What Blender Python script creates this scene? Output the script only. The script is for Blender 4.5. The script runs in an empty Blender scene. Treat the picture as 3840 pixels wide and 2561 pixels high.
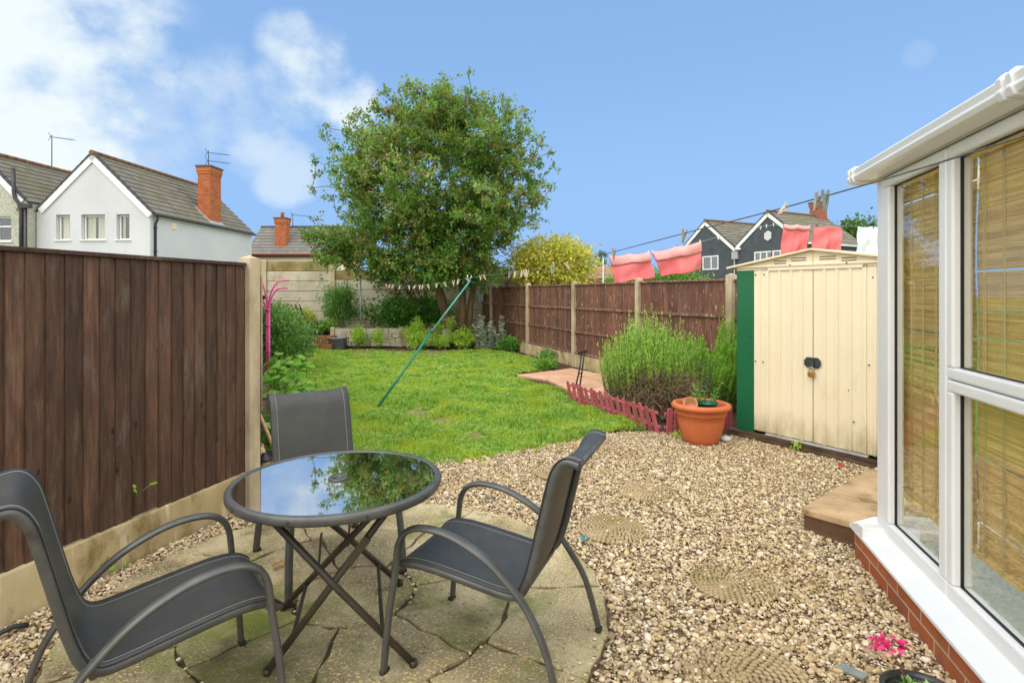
# world colours, in units before the background strength
SKY_GAIN = (.8, .82, .80)
SKY_LOW = (1.85, 2.85, 4.7)
SKY_TOP = (1.34, 2.45, 4.4)
CLOUD_A = (8.6, 8.7, 8.6)          # overcast overhead and behind the viewer
CLOUD_B = (9.6, 9.6, 9.4)
CLOUD_F = (4.2, 4.6, 4.7)       # thin clouds over the garden
SUN_E = 0.75
EXPOSURE = 0.72
import bpy, bmesh, math, random
import numpy as np
from mathutils import Vector, Matrix, Euler, noise as mnoise

random.seed(7)
RNG = np.random.default_rng(11)
SC = bpy.context.scene
COL = SC.collection
F, HZ, EYE = 2133.33, 1100.0, 1.42          # lens, horizon row and eye height read off the photograph

def G(px, py, h=0.0):
    y = (EYE - h) * F / (py - HZ)
    return Vector(((px - 1920) / F * y, y, h))

def P(px, py, y):
    return Vector(((px - 1920) / F * y, y, EYE - (py - HZ) / F * y))

def V(*a):
    return Vector(a)

Z = Vector((0, 0, 1))
PI = math.pi

# ---------------------------------------------------------------- materials
def lin(r, g, b):
    f = lambda c: (c / 255 / 12.92) if c / 255 <= 0.04045 else ((c / 255 + 0.055) / 1.055) ** 2.4
    return (f(r), f(g), f(b))

class NT:
    def __init__(self, name):
        self.m = bpy.data.materials.new(name)
        self.m.use_nodes = True
        self.t = self.m.node_tree
        self.n = self.t.nodes
        self.b = self.n['Principled BSDF']
        self.out = self.n['Material Output']
    def new(self, t, **k):
        n = self.n.new(t)
        for a, v in k.items():
            setattr(n, a, v)
        return n
    def link(self, a, b):
        self.t.links.new(a, b)
    def ramp(self, fac, stops, interp='LINEAR'):
        r = self.new('ShaderNodeValToRGB')
        r.color_ramp.interpolation = interp
        e = r.color_ramp.elements
        while len(e) > 1:
            e.remove(e[-1])
        for i, (p, c) in enumerate(stops):
            x = e[0] if i == 0 else e.new(p)
            x.position = p
            x.color = (*c, 1) if len(c) == 3 else c
        self.link(fac, r.inputs[0])
        return r.outputs[0]
    def coord(self, kind='Object', scale=(1, 1, 1), rot=(0, 0, 0)):
        if kind == 'Position':
            o = self.new('ShaderNodeNewGeometry').outputs['Position']
        else:
            o = self.new('ShaderNodeTexCoord').outputs[kind]
        mp = self.new('ShaderNodeMapping')
        mp.inputs['Scale'].default_value = scale
        mp.inputs['Rotation'].default_value = rot
        self.link(o, mp.inputs[0])
        return mp.outputs[0]
    def noise(self, vec, scale, detail=5, rough=.55, dist=0):
        n = self.new('ShaderNodeTexNoise')
        n.inputs['Scale'].default_value = scale
        n.inputs['Detail'].default_value = detail
        n.inputs['Roughness'].default_value = rough
        n.inputs['Distortion'].default_value = dist
        self.link(vec, n.inputs['Vector'])
        return n.outputs['Fac']
    def mix(self, fac, a, b, blend='MIX'):
        m = self.new('ShaderNodeMix', data_type='RGBA', blend_type=blend)
        for s, v in ((m.inputs[0], fac), (m.inputs[6], a), (m.inputs[7], b)):
            if isinstance(v, (int, float)):
                s.default_value = v
            elif isinstance(v, tuple):
                s.default_value = (*v, 1)
            else:
                self.link(v, s)
        return m.outputs[2]
    def math(self, op, a, b=0.0):
        m = self.new('ShaderNodeMath', operation=op)
        for s, v in ((m.inputs[0], a), (m.inputs[1], b)):
            if isinstance(v, (int, float)):
                s.default_value = v
            else:
                self.link(v, s)
        return m.outputs[0]
    def bump(self, h, strength=.3, dist=.01, prev=None):
        b = self.new('ShaderNodeBump')
        b.inputs['Strength'].default_value = strength
        b.inputs['Distance'].default_value = dist
        self.link(h, b.inputs['Height'])
        if prev is not None:
            self.link(prev, b.inputs['Normal'])
        return b.outputs[0]
    def attr(self, name):
        a = self.new('ShaderNodeAttribute')
        a.attribute_name = name
        return a.outputs['Fac']

def mat(name, cols, rough=.6, scale=4, stretch=(1, 1, 1), bump=0.0, bscale=None, bdist=.004, metal=0, spec=.5,
        stains=(), attr=0.0, coord='Object', rough2=None, detail=6):
    """noise blend of 'cols' (first to last) + stains [(colour, scale, lo, hi, stretch)] + per-face variation"""
    t = NT(name)
    v = t.coord(coord, stretch)
    n = t.noise(v, scale, detail)
    if len(cols) == 1:
        c = [(0, cols[0])]
    else:
        c = [(.3 + .4 * i / (len(cols) - 1), k) for i, k in enumerate(cols)]
    col = t.ramp(n, c)
    for (sc_, s, lo, hi, st) in stains:
        vv = t.coord(coord, st)
        f = t.ramp(t.noise(vv, s, 7, .65), [(lo, (0, 0, 0)), (hi, (1, 1, 1))])
        col = t.mix(f, col, sc_)
    if attr:
        a = t.attr('rnd')
        k = t.math('ADD', t.math('MULTIPLY', a, 2 * attr), 1 - attr)
        cc = t.new('ShaderNodeCombineColor')
        for i in range(3):
            t.link(k, cc.inputs[i])
        col = t.mix(1.0, col, cc.outputs[0], 'MULTIPLY')
    t.link(col, t.b.inputs['Base Color'])
    t.b.inputs['Roughness'].default_value = rough
    if rough2 is not None:
        r = t.ramp(n, [(.3, (rough,) * 3), (.7, (rough2,) * 3)])
        t.link(r, t.b.inputs['Roughness'])
    t.b.inputs['Metallic'].default_value = metal
    t.b.inputs['Specular IOR Level'].default_value = spec
    if bump:
        h = t.noise(v, bscale or scale * 4, 6, .6)
        t.link(t.bump(h, bump, bdist), t.b.inputs['Normal'])
    return t.m

def brick_mat(name, c1, c2, mortar, w=.225, hgt=.075, gap=.01, grime=(.1, .09, .07), bump=.5):
    t = NT(name)
    v = t.coord('UV')
    b = t.new('ShaderNodeTexBrick')
    b.inputs['Scale'].default_value = 1
    b.inputs['Brick Width'].default_value = w
    b.inputs['Row Height'].default_value = hgt
    b.inputs['Mortar Size'].default_value = gap / 2
    b.inputs['Mortar Smooth'].default_value = .15
    b.inputs['Color1'].default_value = (*c1, 1)
    b.inputs['Color2'].default_value = (*c2, 1)
    b.inputs['Mortar'].default_value = (*mortar, 1)
    t.link(v, b.inputs['Vector'])
    o = t.coord('Object')
    n = t.noise(o, 9, 6)
    col = t.mix(t.ramp(n, [(.52, (0, 0, 0)), (.85, (.8, .8, .8))]), b.outputs['Color'], grime)
    t.link(col, t.b.inputs['Base Color'])
    t.b.inputs['Roughness'].default_value = .9
    inv = t.math('SUBTRACT', 1.0, b.outputs['Fac'])
    nb = t.bump(inv, bump, .006)
    t.link(t.bump(t.noise(o, 60, 4), .3, .003, nb), t.b.inputs['Normal'])
    return t.m

def leaf_mat(name, stops, transl=.3, rough=.45, spec=.4, objrand=False, patch=None):
    """stops: ramp over the per-leaf 'rnd' attribute"""
    t = NT(name)
    if objrand:
        a = t.new('ShaderNodeObjectInfo').outputs['Random']
    else:
        a = t.attr('rnd')
    col = t.ramp(a, stops)
    if patch:
        pc, ps, lo, hi = patch
        f = t.ramp(t.noise(t.coord('Position'), ps, 3), [(lo, (0, 0, 0)), (hi, (1, 1, 1))])
        col = t.mix(f, col, pc)
    t.link(col, t.b.inputs['Base Color'])
    t.b.inputs['Roughness'].default_value = rough
    t.b.inputs['Specular IOR Level'].default_value = spec
    tr = t.new('ShaderNodeBsdfTranslucent')
    t.link(t.mix(.35, col, (.35, .5, .05)), tr.inputs['Color'])
    ms = t.new('ShaderNodeMixShader')
    ms.inputs[0].default_value = transl
    t.link(t.b.outputs[0], ms.inputs[1])
    t.link(tr.outputs[0], ms.inputs[2])
    t.link(ms.outputs[0], t.out.inputs['Surface'])
    return t.m

def glass_mat(name, tint=(.93, .96, .94), refl=1.0, ior=1.5):
    t = NT(name)
    tr = t.new('ShaderNodeBsdfTransparent'); tr.inputs[0].default_value = (*tint, 1)
    gl = t.new('ShaderNodeBsdfGlossy'); gl.inputs['Roughness'].default_value = .005
    gl.inputs['Color'].default_value = (.95, .97, 1, 1)
    fr = t.new('ShaderNodeLayerWeight'); fr.inputs[0].default_value = .5      # 'Facing' works from both sides of the single sheet
    f0 = ((ior - 1) / (ior + 1)) ** 2
    f = t.math('ADD', t.math('MULTIPLY', t.math('POWER', fr.outputs['Facing'], 5.0), 1 - f0), f0)
    ms = t.new('ShaderNodeMixShader')
    f = t.math('MINIMUM', t.math('MULTIPLY', f, refl), 1.0)
    t.link(f, ms.inputs[0])
    t.link(tr.outputs[0], ms.inputs[1]); t.link(gl.outputs[0], ms.inputs[2])
    t.link(ms.outputs[0], t.out.inputs['Surface'])
    return t.m

# ---------------------------------------------------------------- mesh builder
class MB:
    def __init__(self):
        self.v, self.f, self.uv, self.sm, self.rn = [], [], [], [], []
    def face(self, idx, uv=None, smooth=False, r=0.5):
        self.f.append(tuple(idx)); self.uv.append(uv); self.sm.append(smooth); self.rn.append(r)
    def add(self, pts):
        b = len(self.v); self.v.extend([tuple(p) for p in pts]); return b
    def obox(self, o, ax, ay, az, r=None):
        """box from corner o along three vectors; uv in metres"""
        o, ax, ay, az = map(Vector, (o, ax, ay, az))
        r = random.random() if r is None else r
        b = self.add([o, o + ax, o + ax + ay, o + ay, o + az, o + ax + az, o + ax + ay + az, o + ay + az])
        lx, ly, lz = ax.length, ay.length, az.length
        u0 = random.random() * 3 * 0
        q = lambda w, h: [(u0, 0), (u0 + w, 0), (u0 + w, h), (u0, h)]
        for idx, w, h in (((0, 3, 2, 1), ly, lx), ((4, 5, 6, 7), lx, ly), ((0, 1, 5, 4), lx, lz),
                          ((1, 2, 6, 5), ly, lz), ((2, 3, 7, 6), lx, lz), ((3, 0, 4, 7), ly, lz)):
            self.face([b + i for i in idx], q(w, h), False, r)
        return self
    def box(self, x0, y0, z0, x1, y1, z1, r=None):
        return self.obox((x0, y0, z0), (x1 - x0, 0, 0), (0, y1 - y0, 0), (0, 0, z1 - z0), r)
    def bar(self, a, b, w, t, up=Z, r=None):
        """square bar from a to b, w wide across, t thick along 'up'"""
        a, b = Vector(a), Vector(b)
        d = b - a
        s = d.cross(Vector(up)).normalized()
        u = s.cross(d).normalized()
        return self.obox(a - s * w / 2 - u * t / 2, d, s * w, u * t, r)
    def tube(self, pts, r, n=8, cap=True, smooth=True, flat=1.0, up=None, rnd=.5):
        pts = [Vector(p) for p in pts]
        m = len(pts)
        rr = r if isinstance(r, (list, tuple)) else [r] * m
        t0 = (pts[1] - pts[0]).normalized()
        ref = Vector(up) if up is not None else (Vector((0, 0, 1)) if abs(t0.z) < .9 else Vector((1, 0, 0)))
        rings = []
        nrm = None
        for i in range(m):
            t = ((pts[min(i + 1, m - 1)] - pts[max(i - 1, 0)])).normalized()
            if nrm is None:
                nrm = (ref - t * ref.dot(t)).normalized()
            else:
                nrm = (nrm - t * nrm.dot(t)).normalized()
            bi = t.cross(nrm)
            b = self.add([pts[i] + (nrm * math.cos(a) * flat + bi * math.sin(a)) * rr[i]
                          for a in (2 * PI * k / n for k in range(n))])
            rings.append(b)
        for i in range(m - 1):
            a, b = rings[i], rings[i + 1]
            for k in range(n):
                k2 = (k + 1) % n
                self.face((a + k, a + k2, b + k2, b + k), None, smooth, rnd)
        if cap:
            self.face([rings[0] + k for k in reversed(range(n))], None, False, rnd)
            self.face([rings[-1] + k for k in range(n)], None, False, rnd)
        return self
    def lathe(self, prof, c=(0, 0, 0), n=32, smooth=True, r=.5):
        c = Vector(c)
        rings = []
        for (rad, z) in prof:
            rings.append(self.add([c + Vector((rad * math.cos(2 * PI * k / n), rad * math.sin(2 * PI * k / n), z)) for k in range(n)]))
        for i in range(len(prof) - 1):
            a, b = rings[i], rings[i + 1]
            for k in range(n):
                k2 = (k + 1) % n
                self.face((a + k, a + k2, b + k2, b + k), None, smooth, r)
        if prof[0][0] > 1e-4:
            self.face([rings[0] + k for k in reversed(range(n))], None, False, r)
        if prof[-1][0] > 1e-4:
            self.face([rings[-1] + k for k in range(n)], None, False, r)
        return self
    def prism(self, pts, vec, r=.5, smooth=False):
        """extrude a planar polygon along vec"""
        pts = [Vector(p) for p in pts]; vec = Vector(vec)
        n = len(pts)
        a = self.add(pts); b = self.add([p + vec for p in pts])
        L = 0
        e0 = (pts[1] - pts[0]).normalized()
        nn = Vector((0, 0, 0))
        for i in range(n):
            nn += pts[i].cross(pts[(i + 1) % n])
        nn = nn.normalized() if nn.length > 1e-9 else Z
        if abs(nn.z) < .7:
            uax = Z.cross(nn).normalized(); vax = Z
        else:
            uax = Vector((1, 0, 0)); vax = Vector((0, 1, 0))
        uvs = [((p - pts[0]).dot(uax), p.dot(vax)) for p in pts]
        self.face([a + i for i in reversed(range(n))], list(reversed(uvs)), False, r)
        self.face([b + i for i in range(n)], uvs, False, r)
        vl = vec.length
        for i in range(n):
            j = (i + 1) % n
            w = (pts[j] - pts[i]).length
            self.face((a + i, a + j, b + j, b + i), [(L, 0), (L + w, 0), (L + w, vl), (L, vl)], smooth, r)
            L += w
        return self
    def ico(self, c, rad, rot=None, sub=1, smooth=True, r=.5):
        bm = bmesh.new()
        bmesh.ops.create_icosphere(bm, subdivisions=sub, radius=1)
        M_ = rot.to_matrix() if rot is not None else Matrix.Identity(3)
        c = Vector(c)
        b = self.add([c + M_ @ Vector((p.co.x * rad[0], p.co.y * rad[1], p.co.z * rad[2])) for p in bm.verts])
        for f in bm.faces:
            self.face([b + v.index for v in f.verts], None, smooth, r)
        bm.free()
        return self
    def grid(self, fn, nu, nv, smooth=True, r=.5):
        b = self.add([fn(i / nu, j / nv) for j in range(nv + 1) for i in range(nu + 1)])
        for j in range(nv):
            for i in range(nu):
                a = b + j * (nu + 1) + i
                uv = [(i / nu, j / nv), ((i + 1) / nu, j / nv), ((i + 1) / nu, (j + 1) / nv), (i / nu, (j + 1) / nv)]
                self.face((a, a + 1, a + nu + 2, a + nu + 1), uv, smooth, r)
        return self
    def build(self, name, material, parent=None, bevel=0, solid=0, fix=True, segs=2, loc=None):
        me = bpy.data.meshes.new(name)
        vs = self.v
        if loc is not None:
            L = Vector(loc)
            vs = [tuple(Vector(p) - L) for p in vs]
        me.from_pydata(vs, [], self.f)
        me.polygons.foreach_set('use_smooth', self.sm)
        uvl = me.uv_layers.new(name='UVMap')
        flat = []
        for f, u in zip(self.f, self.uv):
            flat.extend([c for p in (u if u else [(0, 0)] * len(f)) for c in p])
        uvl.data.foreach_set('uv', flat)
        at = me.attributes.new('rnd', 'FLOAT', 'FACE')
        at.data.foreach_set('value', self.rn)
        if fix:
            bm = bmesh.new(); bm.from_mesh(me)
            bmesh.ops.recalc_face_normals(bm, faces=bm.faces)
            bm.to_mesh(me); bm.free()
        me.materials.append(material)
        o = bpy.data.objects.new(name, me)
        COL.objects.link(o)
        if loc is not None:
            o.location = Vector(loc)
        if solid:
            s = o.modifiers.new('solid', 'SOLIDIFY'); s.thickness = solid; s.offset = 0
        if bevel:
            b = o.modifiers.new('bevel', 'BEVEL'); b.width = bevel; b.segments = segs; b.limit_method = 'ANGLE'
            b.angle_limit = math.radians(40)
        if parent is not None:
            o.parent = parent
            if parent.type == 'EMPTY':
                o.matrix_parent_inverse = Matrix.Translation(-parent.location)
            elif parent.location.length > 0 and parent.parent is None:
                o.matrix_parent_inverse = Matrix.Translation(-parent.location)
        return o

def tag(o, label, cat, group=None, kind=None):
    if label: o['label'] = label
    if cat: o['category'] = cat
    if group: o['group'] = group
    if kind: o['kind'] = kind
    return o

def empty(name, label, cat, loc=(0, 0, 0), group=None):
    o = bpy.data.objects.new(name, None)
    o.empty_display_size = .1
    COL.objects.link(o)
    o.location = Vector(loc)
    return tag(o, label, cat, group)

def struct(o):
    o['kind'] = 'structure'
    return o

def copy_tree(o, parent=None):
    c = o.copy()
    COL.objects.link(c)
    if parent is not None:
        c.parent = parent
        c.matrix_parent_inverse = o.matrix_parent_inverse.copy()
    for ch in list(o.children):
        copy_tree(ch, c)
    return c

# ---------------------------------------------------------------- leaves (numpy)
def norm(a):
    return a / np.maximum(np.linalg.norm(a, axis=1, keepdims=True), 1e-9)

def leaves_np(pos, dirs, L, W, fold=.25, droop=0.0, seed=0, nrm=None):
    """one folded 2-quad leaf per point: verts (N*6), faces (N*2)"""
    g = np.random.default_rng(seed)
    n = len(pos)
    d = norm(dirs)
    up = norm(g.normal(size=(n, 3)) * .5 + np.array([0, 0, 1.0]) if nrm is None else nrm)
    s = np.cross(d, up)
    s = norm(s + 1e-6)
    u = np.cross(s, d)
    L = np.broadcast_to(np.asarray(L, float), (n,))[:, None]
    W = np.broadcast_to(np.asarray(W, float), (n,))[:, None]
    a = pos
    tip = pos + d * L - u * L * droop
    mid = pos + d * L * .5 + u * L * .04
    m1 = mid + s * W * .5 + u * W * fold
    m2 = mid - s * W * .5 + u * W * fold
    v = np.stack([a, m1, tip, m2, mid], 1).reshape(-1, 3)
    b = (np.arange(n) * 5)[:, None]
    f = np.concatenate([b + np.array([[0, 1, 2, 4]]), b + np.array([[0, 4, 2, 3]])], 1).reshape(-1, 4)
    return v, f

def round_leaves_np(pos, dirs, L, W, fold, droop, seed, nrm):
    g = np.random.default_rng(seed)
    n = len(pos); d = norm(dirs)
    up = norm(g.normal(size=(n, 3)) * .5 + np.array([0, 0, 1.0]) if nrm is None else nrm)
    s = norm(np.cross(d, up) + 1e-6); u = np.cross(s, d)
    L = np.broadcast_to(np.asarray(L, float), (n,))[:, None]; W = np.broadcast_to(np.asarray(W, float), (n,))[:, None]
    def pt(a, w): return pos + d * L * a + s * W * w + u * (W * abs(w) * fold * (1 + .4 * g.normal(size=(n, 1))) - L * droop * a * a)
    v = np.stack([pt(.06, 0), pt(.5, 0), pt(1, 0), pt(-.04, .36), pt(.42, .52), pt(.84, .3), pt(-.04, -.36), pt(.42, -.52), pt(.84, -.3)], 1).reshape(-1, 3)
    b = (np.arange(n) * 9)[:, None]
    f = np.concatenate([b + np.array([q]) for q in ([0, 3, 4, 1], [1, 4, 5, 2], [0, 1, 7, 6], [1, 2, 8, 7])], 1).reshape(-1, 4)
    return v, f

def quad_mesh(name, v, f, material, rnd, parent=None, smooth=False, loc=None):
    me = bpy.data.meshes.new(name)
    if loc is not None:
        v = v - np.array(loc)[None, :]
    me.vertices.add(len(v))
    me.vertices.foreach_set('co', np.ascontiguousarray(v, dtype=np.float32).ravel())
    k = f.shape[1]
    me.loops.add(f.size)
    me.loops.foreach_set('vertex_index', np.ascontiguousarray(f, dtype=np.int32).ravel())
    me.polygons.add(len(f))
    me.polygons.foreach_set('loop_start', np.arange(0, f.size, k, dtype=np.int32))
    try:
        me.polygons.foreach_set('loop_total', np.full(len(f), k, dtype=np.int32))
    except Exception:
        pass
    me.polygons.foreach_set('use_smooth', np.full(len(f), smooth, dtype=bool))
    me.update(calc_edges=True)
    at = me.attributes.new('rnd', 'FLOAT', 'FACE')
    at.data.foreach_set('value', np.ascontiguousarray(rnd, dtype=np.float32))
    me.materials.append(material)
    o = bpy.data.objects.new(name, me)
    COL.objects.link(o)
    if loc is not None:
        o.location = Vector(loc)
    if parent is not None:
        o.parent = parent
        if parent.type == 'EMPTY':
            o.matrix_parent_inverse = Matrix.Translation(-parent.location)
    return o

def leaf_obj(name, pos, dirs, L, W, material, parent=None, fold=.25, droop=0., seed=0, rnd=None, loc=None, nrm=None, rounded=False):
    pos = np.asarray(pos, float); dirs = np.asarray(dirs, float)
    v, f = (round_leaves_np if rounded else leaves_np)(pos, dirs, L, W, fold, droop, seed, nrm)
    if rnd is None:
        rnd = np.random.default_rng(seed + 1).random(len(pos))
    return quad_mesh(name, v, f, material, np.repeat(rnd, 4 if rounded else 2), parent, loc=loc)

# ---------------------------------------------------------------- scatter of uncountable stuff
def scatter(name, pts, rots, scl, variants, material):
    """points with rot/scl/k attributes; geometry nodes put one of the variant meshes on each"""
    me = bpy.data.meshes.new(name)
    n = len(pts)
    me.vertices.add(n)
    me.vertices.foreach_set('co', np.ascontiguousarray(pts, dtype=np.float32).ravel())
    for nm, arr in (('rot', rots), ('scl', scl)):
        a = me.attributes.new(nm, 'FLOAT_VECTOR', 'POINT')
        a.data.foreach_set('vector', np.ascontiguousarray(arr, dtype=np.float32).ravel())
    a = me.attributes.new('k', 'INT', 'POINT')
    a.data.foreach_set('value', (np.arange(n) * 7919 % len(variants)).astype(np.int32))
    me.update()
    o = bpy.data.objects.new(name, me)
    COL.objects.link(o)
    o['kind'] = 'stuff'
    ng = bpy.data.node_groups.new(name + '_nodes', 'GeometryNodeTree')
    ng.interface.new_socket('Geometry', in_out='INPUT', socket_type='NodeSocketGeometry')
    ng.interface.new_socket('Geometry', in_out='OUTPUT', socket_type='NodeSocketGeometry')
    N, LK = ng.nodes, ng.links
    gi = N.new('NodeGroupInput'); go = N.new('NodeGroupOutput')
    join = N.new('GeometryNodeJoinGeometry')
    def named(nm, t):
        q = N.new('GeometryNodeInputNamedAttribute'); q.data_type = t
        q.inputs['Name'].default_value = nm
        return q.outputs['Attribute']
    rot, sc_, kk = named('rot', 'FLOAT_VECTOR'), named('scl', 'FLOAT_VECTOR'), named('k', 'INT')
    e2r = N.new('FunctionNodeEulerToRotation')
    LK.new(rot, e2r.inputs[0])
    for i, src in enumerate(variants):
        cmp = N.new('FunctionNodeCompare'); cmp.data_type = 'INT'; cmp.operation = 'EQUAL'
        ins = [s for s in cmp.inputs if s.type == 'INT']
        LK.new(kk, ins[0]); ins[1].default_value = i
        oi = N.new('GeometryNodeObjectInfo'); oi.inputs['Object'].default_value = src
        ip = N.new('GeometryNodeInstanceOnPoints')
        LK.new(gi.outputs[0], ip.inputs['Points'])
        LK.new(cmp.outputs[0], ip.inputs['Selection'])
        LK.new(oi.outputs['Geometry'], ip.inputs['Instance'])
        LK.new(e2r.outputs[0], ip.inputs['Rotation'])
        LK.new(sc_, ip.inputs['Scale'])
        LK.new(ip.outputs[0], join.inputs[0])
    LK.new(join.outputs[0], go.inputs[0])
    md = o.modifiers.new('scatter', 'NODES'); md.node_group = ng
    return o

def raw_obj(name, mb, material, smooth=True):
    """mesh for the scatter, linked nowhere"""
    me = bpy.data.meshes.new(name)
    me.from_pydata(mb.v, [], mb.f)
    me.polygons.foreach_set('use_smooth', [smooth] * len(mb.f))
    me.materials.append(material)
    return bpy.data.objects.new(name, me)

def inpoly(x, y, poly):
    c = np.zeros(len(x), bool)
    n = len(poly)
    for i in range(n):
        x1, y1 = poly[i]; x2, y2 = poly[(i + 1) % n]
        m = ((y1 > y) != (y2 > y)) & (x < (x2 - x1) * (y - y1) / (y2 - y1 + 1e-12) + x1)
        c ^= m
    return c
# ================================================================ materials
WHITE_PVC = mat('white upvc', [(.78, .78, .77), (.84, .84, .83)], .28, 3, spec=.5, stains=[((.55, .54, .5), 6, .68, .95, (1, 1, 1))])
GASKET = mat('black gasket', [(.012, .012, .013)], .5)
CONCRETE = mat('pale concrete', [lin(176, 158, 126), lin(205, 188, 158)], .9, 3, bump=.35, bscale=40,
               stains=[(lin(120, 104, 76), 2.2, .52, .75, (1, 1, .4)), (lin(90, 75, 55), 70, .66, .72, (1, 1, 1))])
GRAVELBOARD = mat('mossy gravel board concrete', [lin(158, 136, 90), lin(212, 192, 150)], .9, 2.6, stretch=(1, 1, .5), bump=.35, bscale=30,
                  stains=[(lin(236, 220, 188), 9, .55, .72, (1.6, 1.6, .2)), (lin(120, 100, 48), 3.2, .52, .68, (1, 1, .8)), (lin(84, 74, 40), 7, .6, .76, (1, 1, .6)), (lin(90, 76, 50), 60, .66, .73, (1, 1, 1))])
SLABWALL = mat('weathered concrete slab', [lin(176, 165, 142), lin(208, 198, 176)], .9, 1.6, bump=.2, bscale=25,
               stains=[(lin(150, 130, 85), 1.1, .56, .74, (1, 1, 1.4)), (lin(140, 132, 115), 3.5, .55, .8, (1, 1, .5))])
SLABTOP = mat('mossy concrete slab', [lin(140, 120, 62), lin(180, 165, 120)], .9, 2.5, bump=.2, bscale=25,
              stains=[(lin(110, 92, 45), 2, .45, .7, (1, 1, .6))])

def wood_fence_mat(name, c, peel=0.0, var=.35):
    t = NT(name)
    v = t.coord('Object', (1, 1, .10))
    n = t.noise(v, 42, 7, .7, .6)
    a = t.attr('rnd')
    # every board its own piece of timber: shift the pattern by the board's random number
    mp = t.new('ShaderNodeVectorMath', operation='ADD'); t.link(t.coord('Object', (1, 1, .3)), mp.inputs[0])
    cx = t.new('ShaderNodeCombineXYZ'); k9 = t.math('MULTIPLY', a, 40.0); t.link(k9, cx.inputs[0]); t.link(k9, cx.inputs[2]); t.link(cx.outputs[0], mp.inputs[1])
    col = t.ramp(n, [(.3, c[0]), (.5, c[1]), (.7, c[2])])
    big = t.ramp(t.noise(mp.outputs[0], 5.5, 6, .65), [(.35, (.66, .64, .62)), (.65, (1.28, 1.24, 1.22))])
    col = t.mix(1.0, col, big, 'MULTIPLY')
    kn = t.new('ShaderNodeTexVoronoi'); kn.inputs['Scale'].default_value = 8.5
    kv = t.new('ShaderNodeVectorMath', operation='ADD'); t.link(t.coord('Object', (1, 1, .55)), kv.inputs[0]); t.link(cx.outputs[0], kv.inputs[1])
    t.link(kv.outputs[0], kn.inputs['Vector'])
    kf = t.ramp(kn.outputs['Distance'], [(.05, (1, 1, 1)), (.11, (0, 0, 0))])
    col = t.mix(kf, col, tuple(x * .3 for x in c[0]))
    k = t.math('ADD', t.math('MULTIPLY', a, 2 * var), 1 - var)
    cc = t.new('ShaderNodeCombineColor')
    for i in range(3):
        t.link(k, cc.inputs[i])
    col = t.mix(1.0, col, cc.outputs[0], 'MULTIPLY')
    gr = t.ramp(t.noise(mp.outputs[0], 7, 7, .72), [(.54, (0, 0, 0)), (.74, (.62, .62, .62))])
    col = t.mix(gr, col, c[3])
    if peel:
        pf = t.ramp(t.noise(t.coord('Object', (1, 1, .2)), 30, 4, .7), [(.665 - .05 * peel, (0, 0, 0)), (.70 - .03 * peel, (.8, .8, .8))])
        col = t.mix(pf, col, lin(196, 180, 166))
    t.link(col, t.b.inputs['Base Color'])
    t.b.inputs['Roughness'].default_value = .75
    t.link(t.bump(n, .4, .003), t.b.inputs['Normal'])
    return t.m

DARKFENCE = wood_fence_mat('dark stained fence boards', [lin(60, 41, 29), lin(82, 58, 43), lin(102, 78, 60), lin(126, 114, 103)], 0, .34)
REDFENCE = wood_fence_mat('peeling brown fence boards', [lin(76, 48, 37), lin(108, 72, 56), lin(132, 94, 74), lin(124, 100, 86)], 1.0, .28)
RAILWOOD = wood_fence_mat('peeling fence rail', [lin(82, 52, 40), lin(120, 84, 66), lin(150, 114, 92), lin(170, 145, 125)], 2.0, .15)
GREYBOARD = wood_fence_mat('grey brown shed boards', [lin(90, 76, 70), lin(122, 106, 98), lin(145, 128, 118), lin(140, 130, 122)])
SLEEPER = mat('timber sleeper', [lin(105, 66, 38), lin(160, 112, 66)], .85, 3, (1, 1, 5), .3, 20)
OLDTIMBER = mat('rotten dark timber', [lin(50, 36, 24), lin(98, 76, 52)], .9, 6, (1, 1, 4), .5, 30, stains=[(lin(70, 74, 35), 4, .6, .8, (1, 1, 1))])
BRICK = brick_mat('orange brick', lin(186, 104, 60), lin(156, 80, 44), lin(196, 174, 146))
CHIMBROWN = brick_mat('brown chimney brick', lin(166, 94, 66), lin(140, 76, 54), lin(140, 116, 96), .225, .09, .016, grime=lin(96, 66, 50))
CHIMBRICK = brick_mat('chimney brick', lin(194, 106, 58), lin(164, 82, 44), lin(150, 112, 82), .225, .09, .016, grime=lin(100, 62, 42))
SOILM = mat('dark soil', [lin(52, 38, 28), lin(92, 70, 52)], .95, 9, bump=.9, bscale=50, bdist=.02, stains=[(lin(140, 115, 90), 30, .66, .74, (1, 1, 1))])
GRAVELBASE = mat('gravel bed soil', [lin(98, 82, 60), lin(142, 122, 92)], .95, 30, bump=.6, bscale=80, bdist=.01)
LAWNBASE = mat('lawn soil', [lin(92, 96, 40), lin(150, 138, 84)], .95, 6, bump=.5, bscale=40, stains=[(lin(165, 145, 95), 2.3, .62, .72, (1, 1, 1))])
FARGRASS = mat('neighbouring ground', [lin(70, 95, 40), lin(110, 130, 60)], .95, .4, bump=.2)
PATIOM = mat('patio slab stone', [lin(108, 99, 76), lin(158, 145, 112), lin(198, 184, 148)], .88, 2.6, bump=.7, bscale=80, bdist=.005, attr=.14,
             stains=[(lin(228, 200, 136), 95, .53, .62, (1, 1, 1)), (lin(90, 80, 58), 55, .58, .68, (1, 1, 1)), (lin(108, 118, 44), 1.5, .5, .64, (1, 1, 1)),
                     (lin(88, 80, 60), 3.8, .55, .74, (1, 1, 1)), (lin(70, 60, 44), 22, .66, .73, (1, 1, 1)), (lin(206, 180, 122), 130, .6, .68, (1, 1, 1))])
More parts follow.
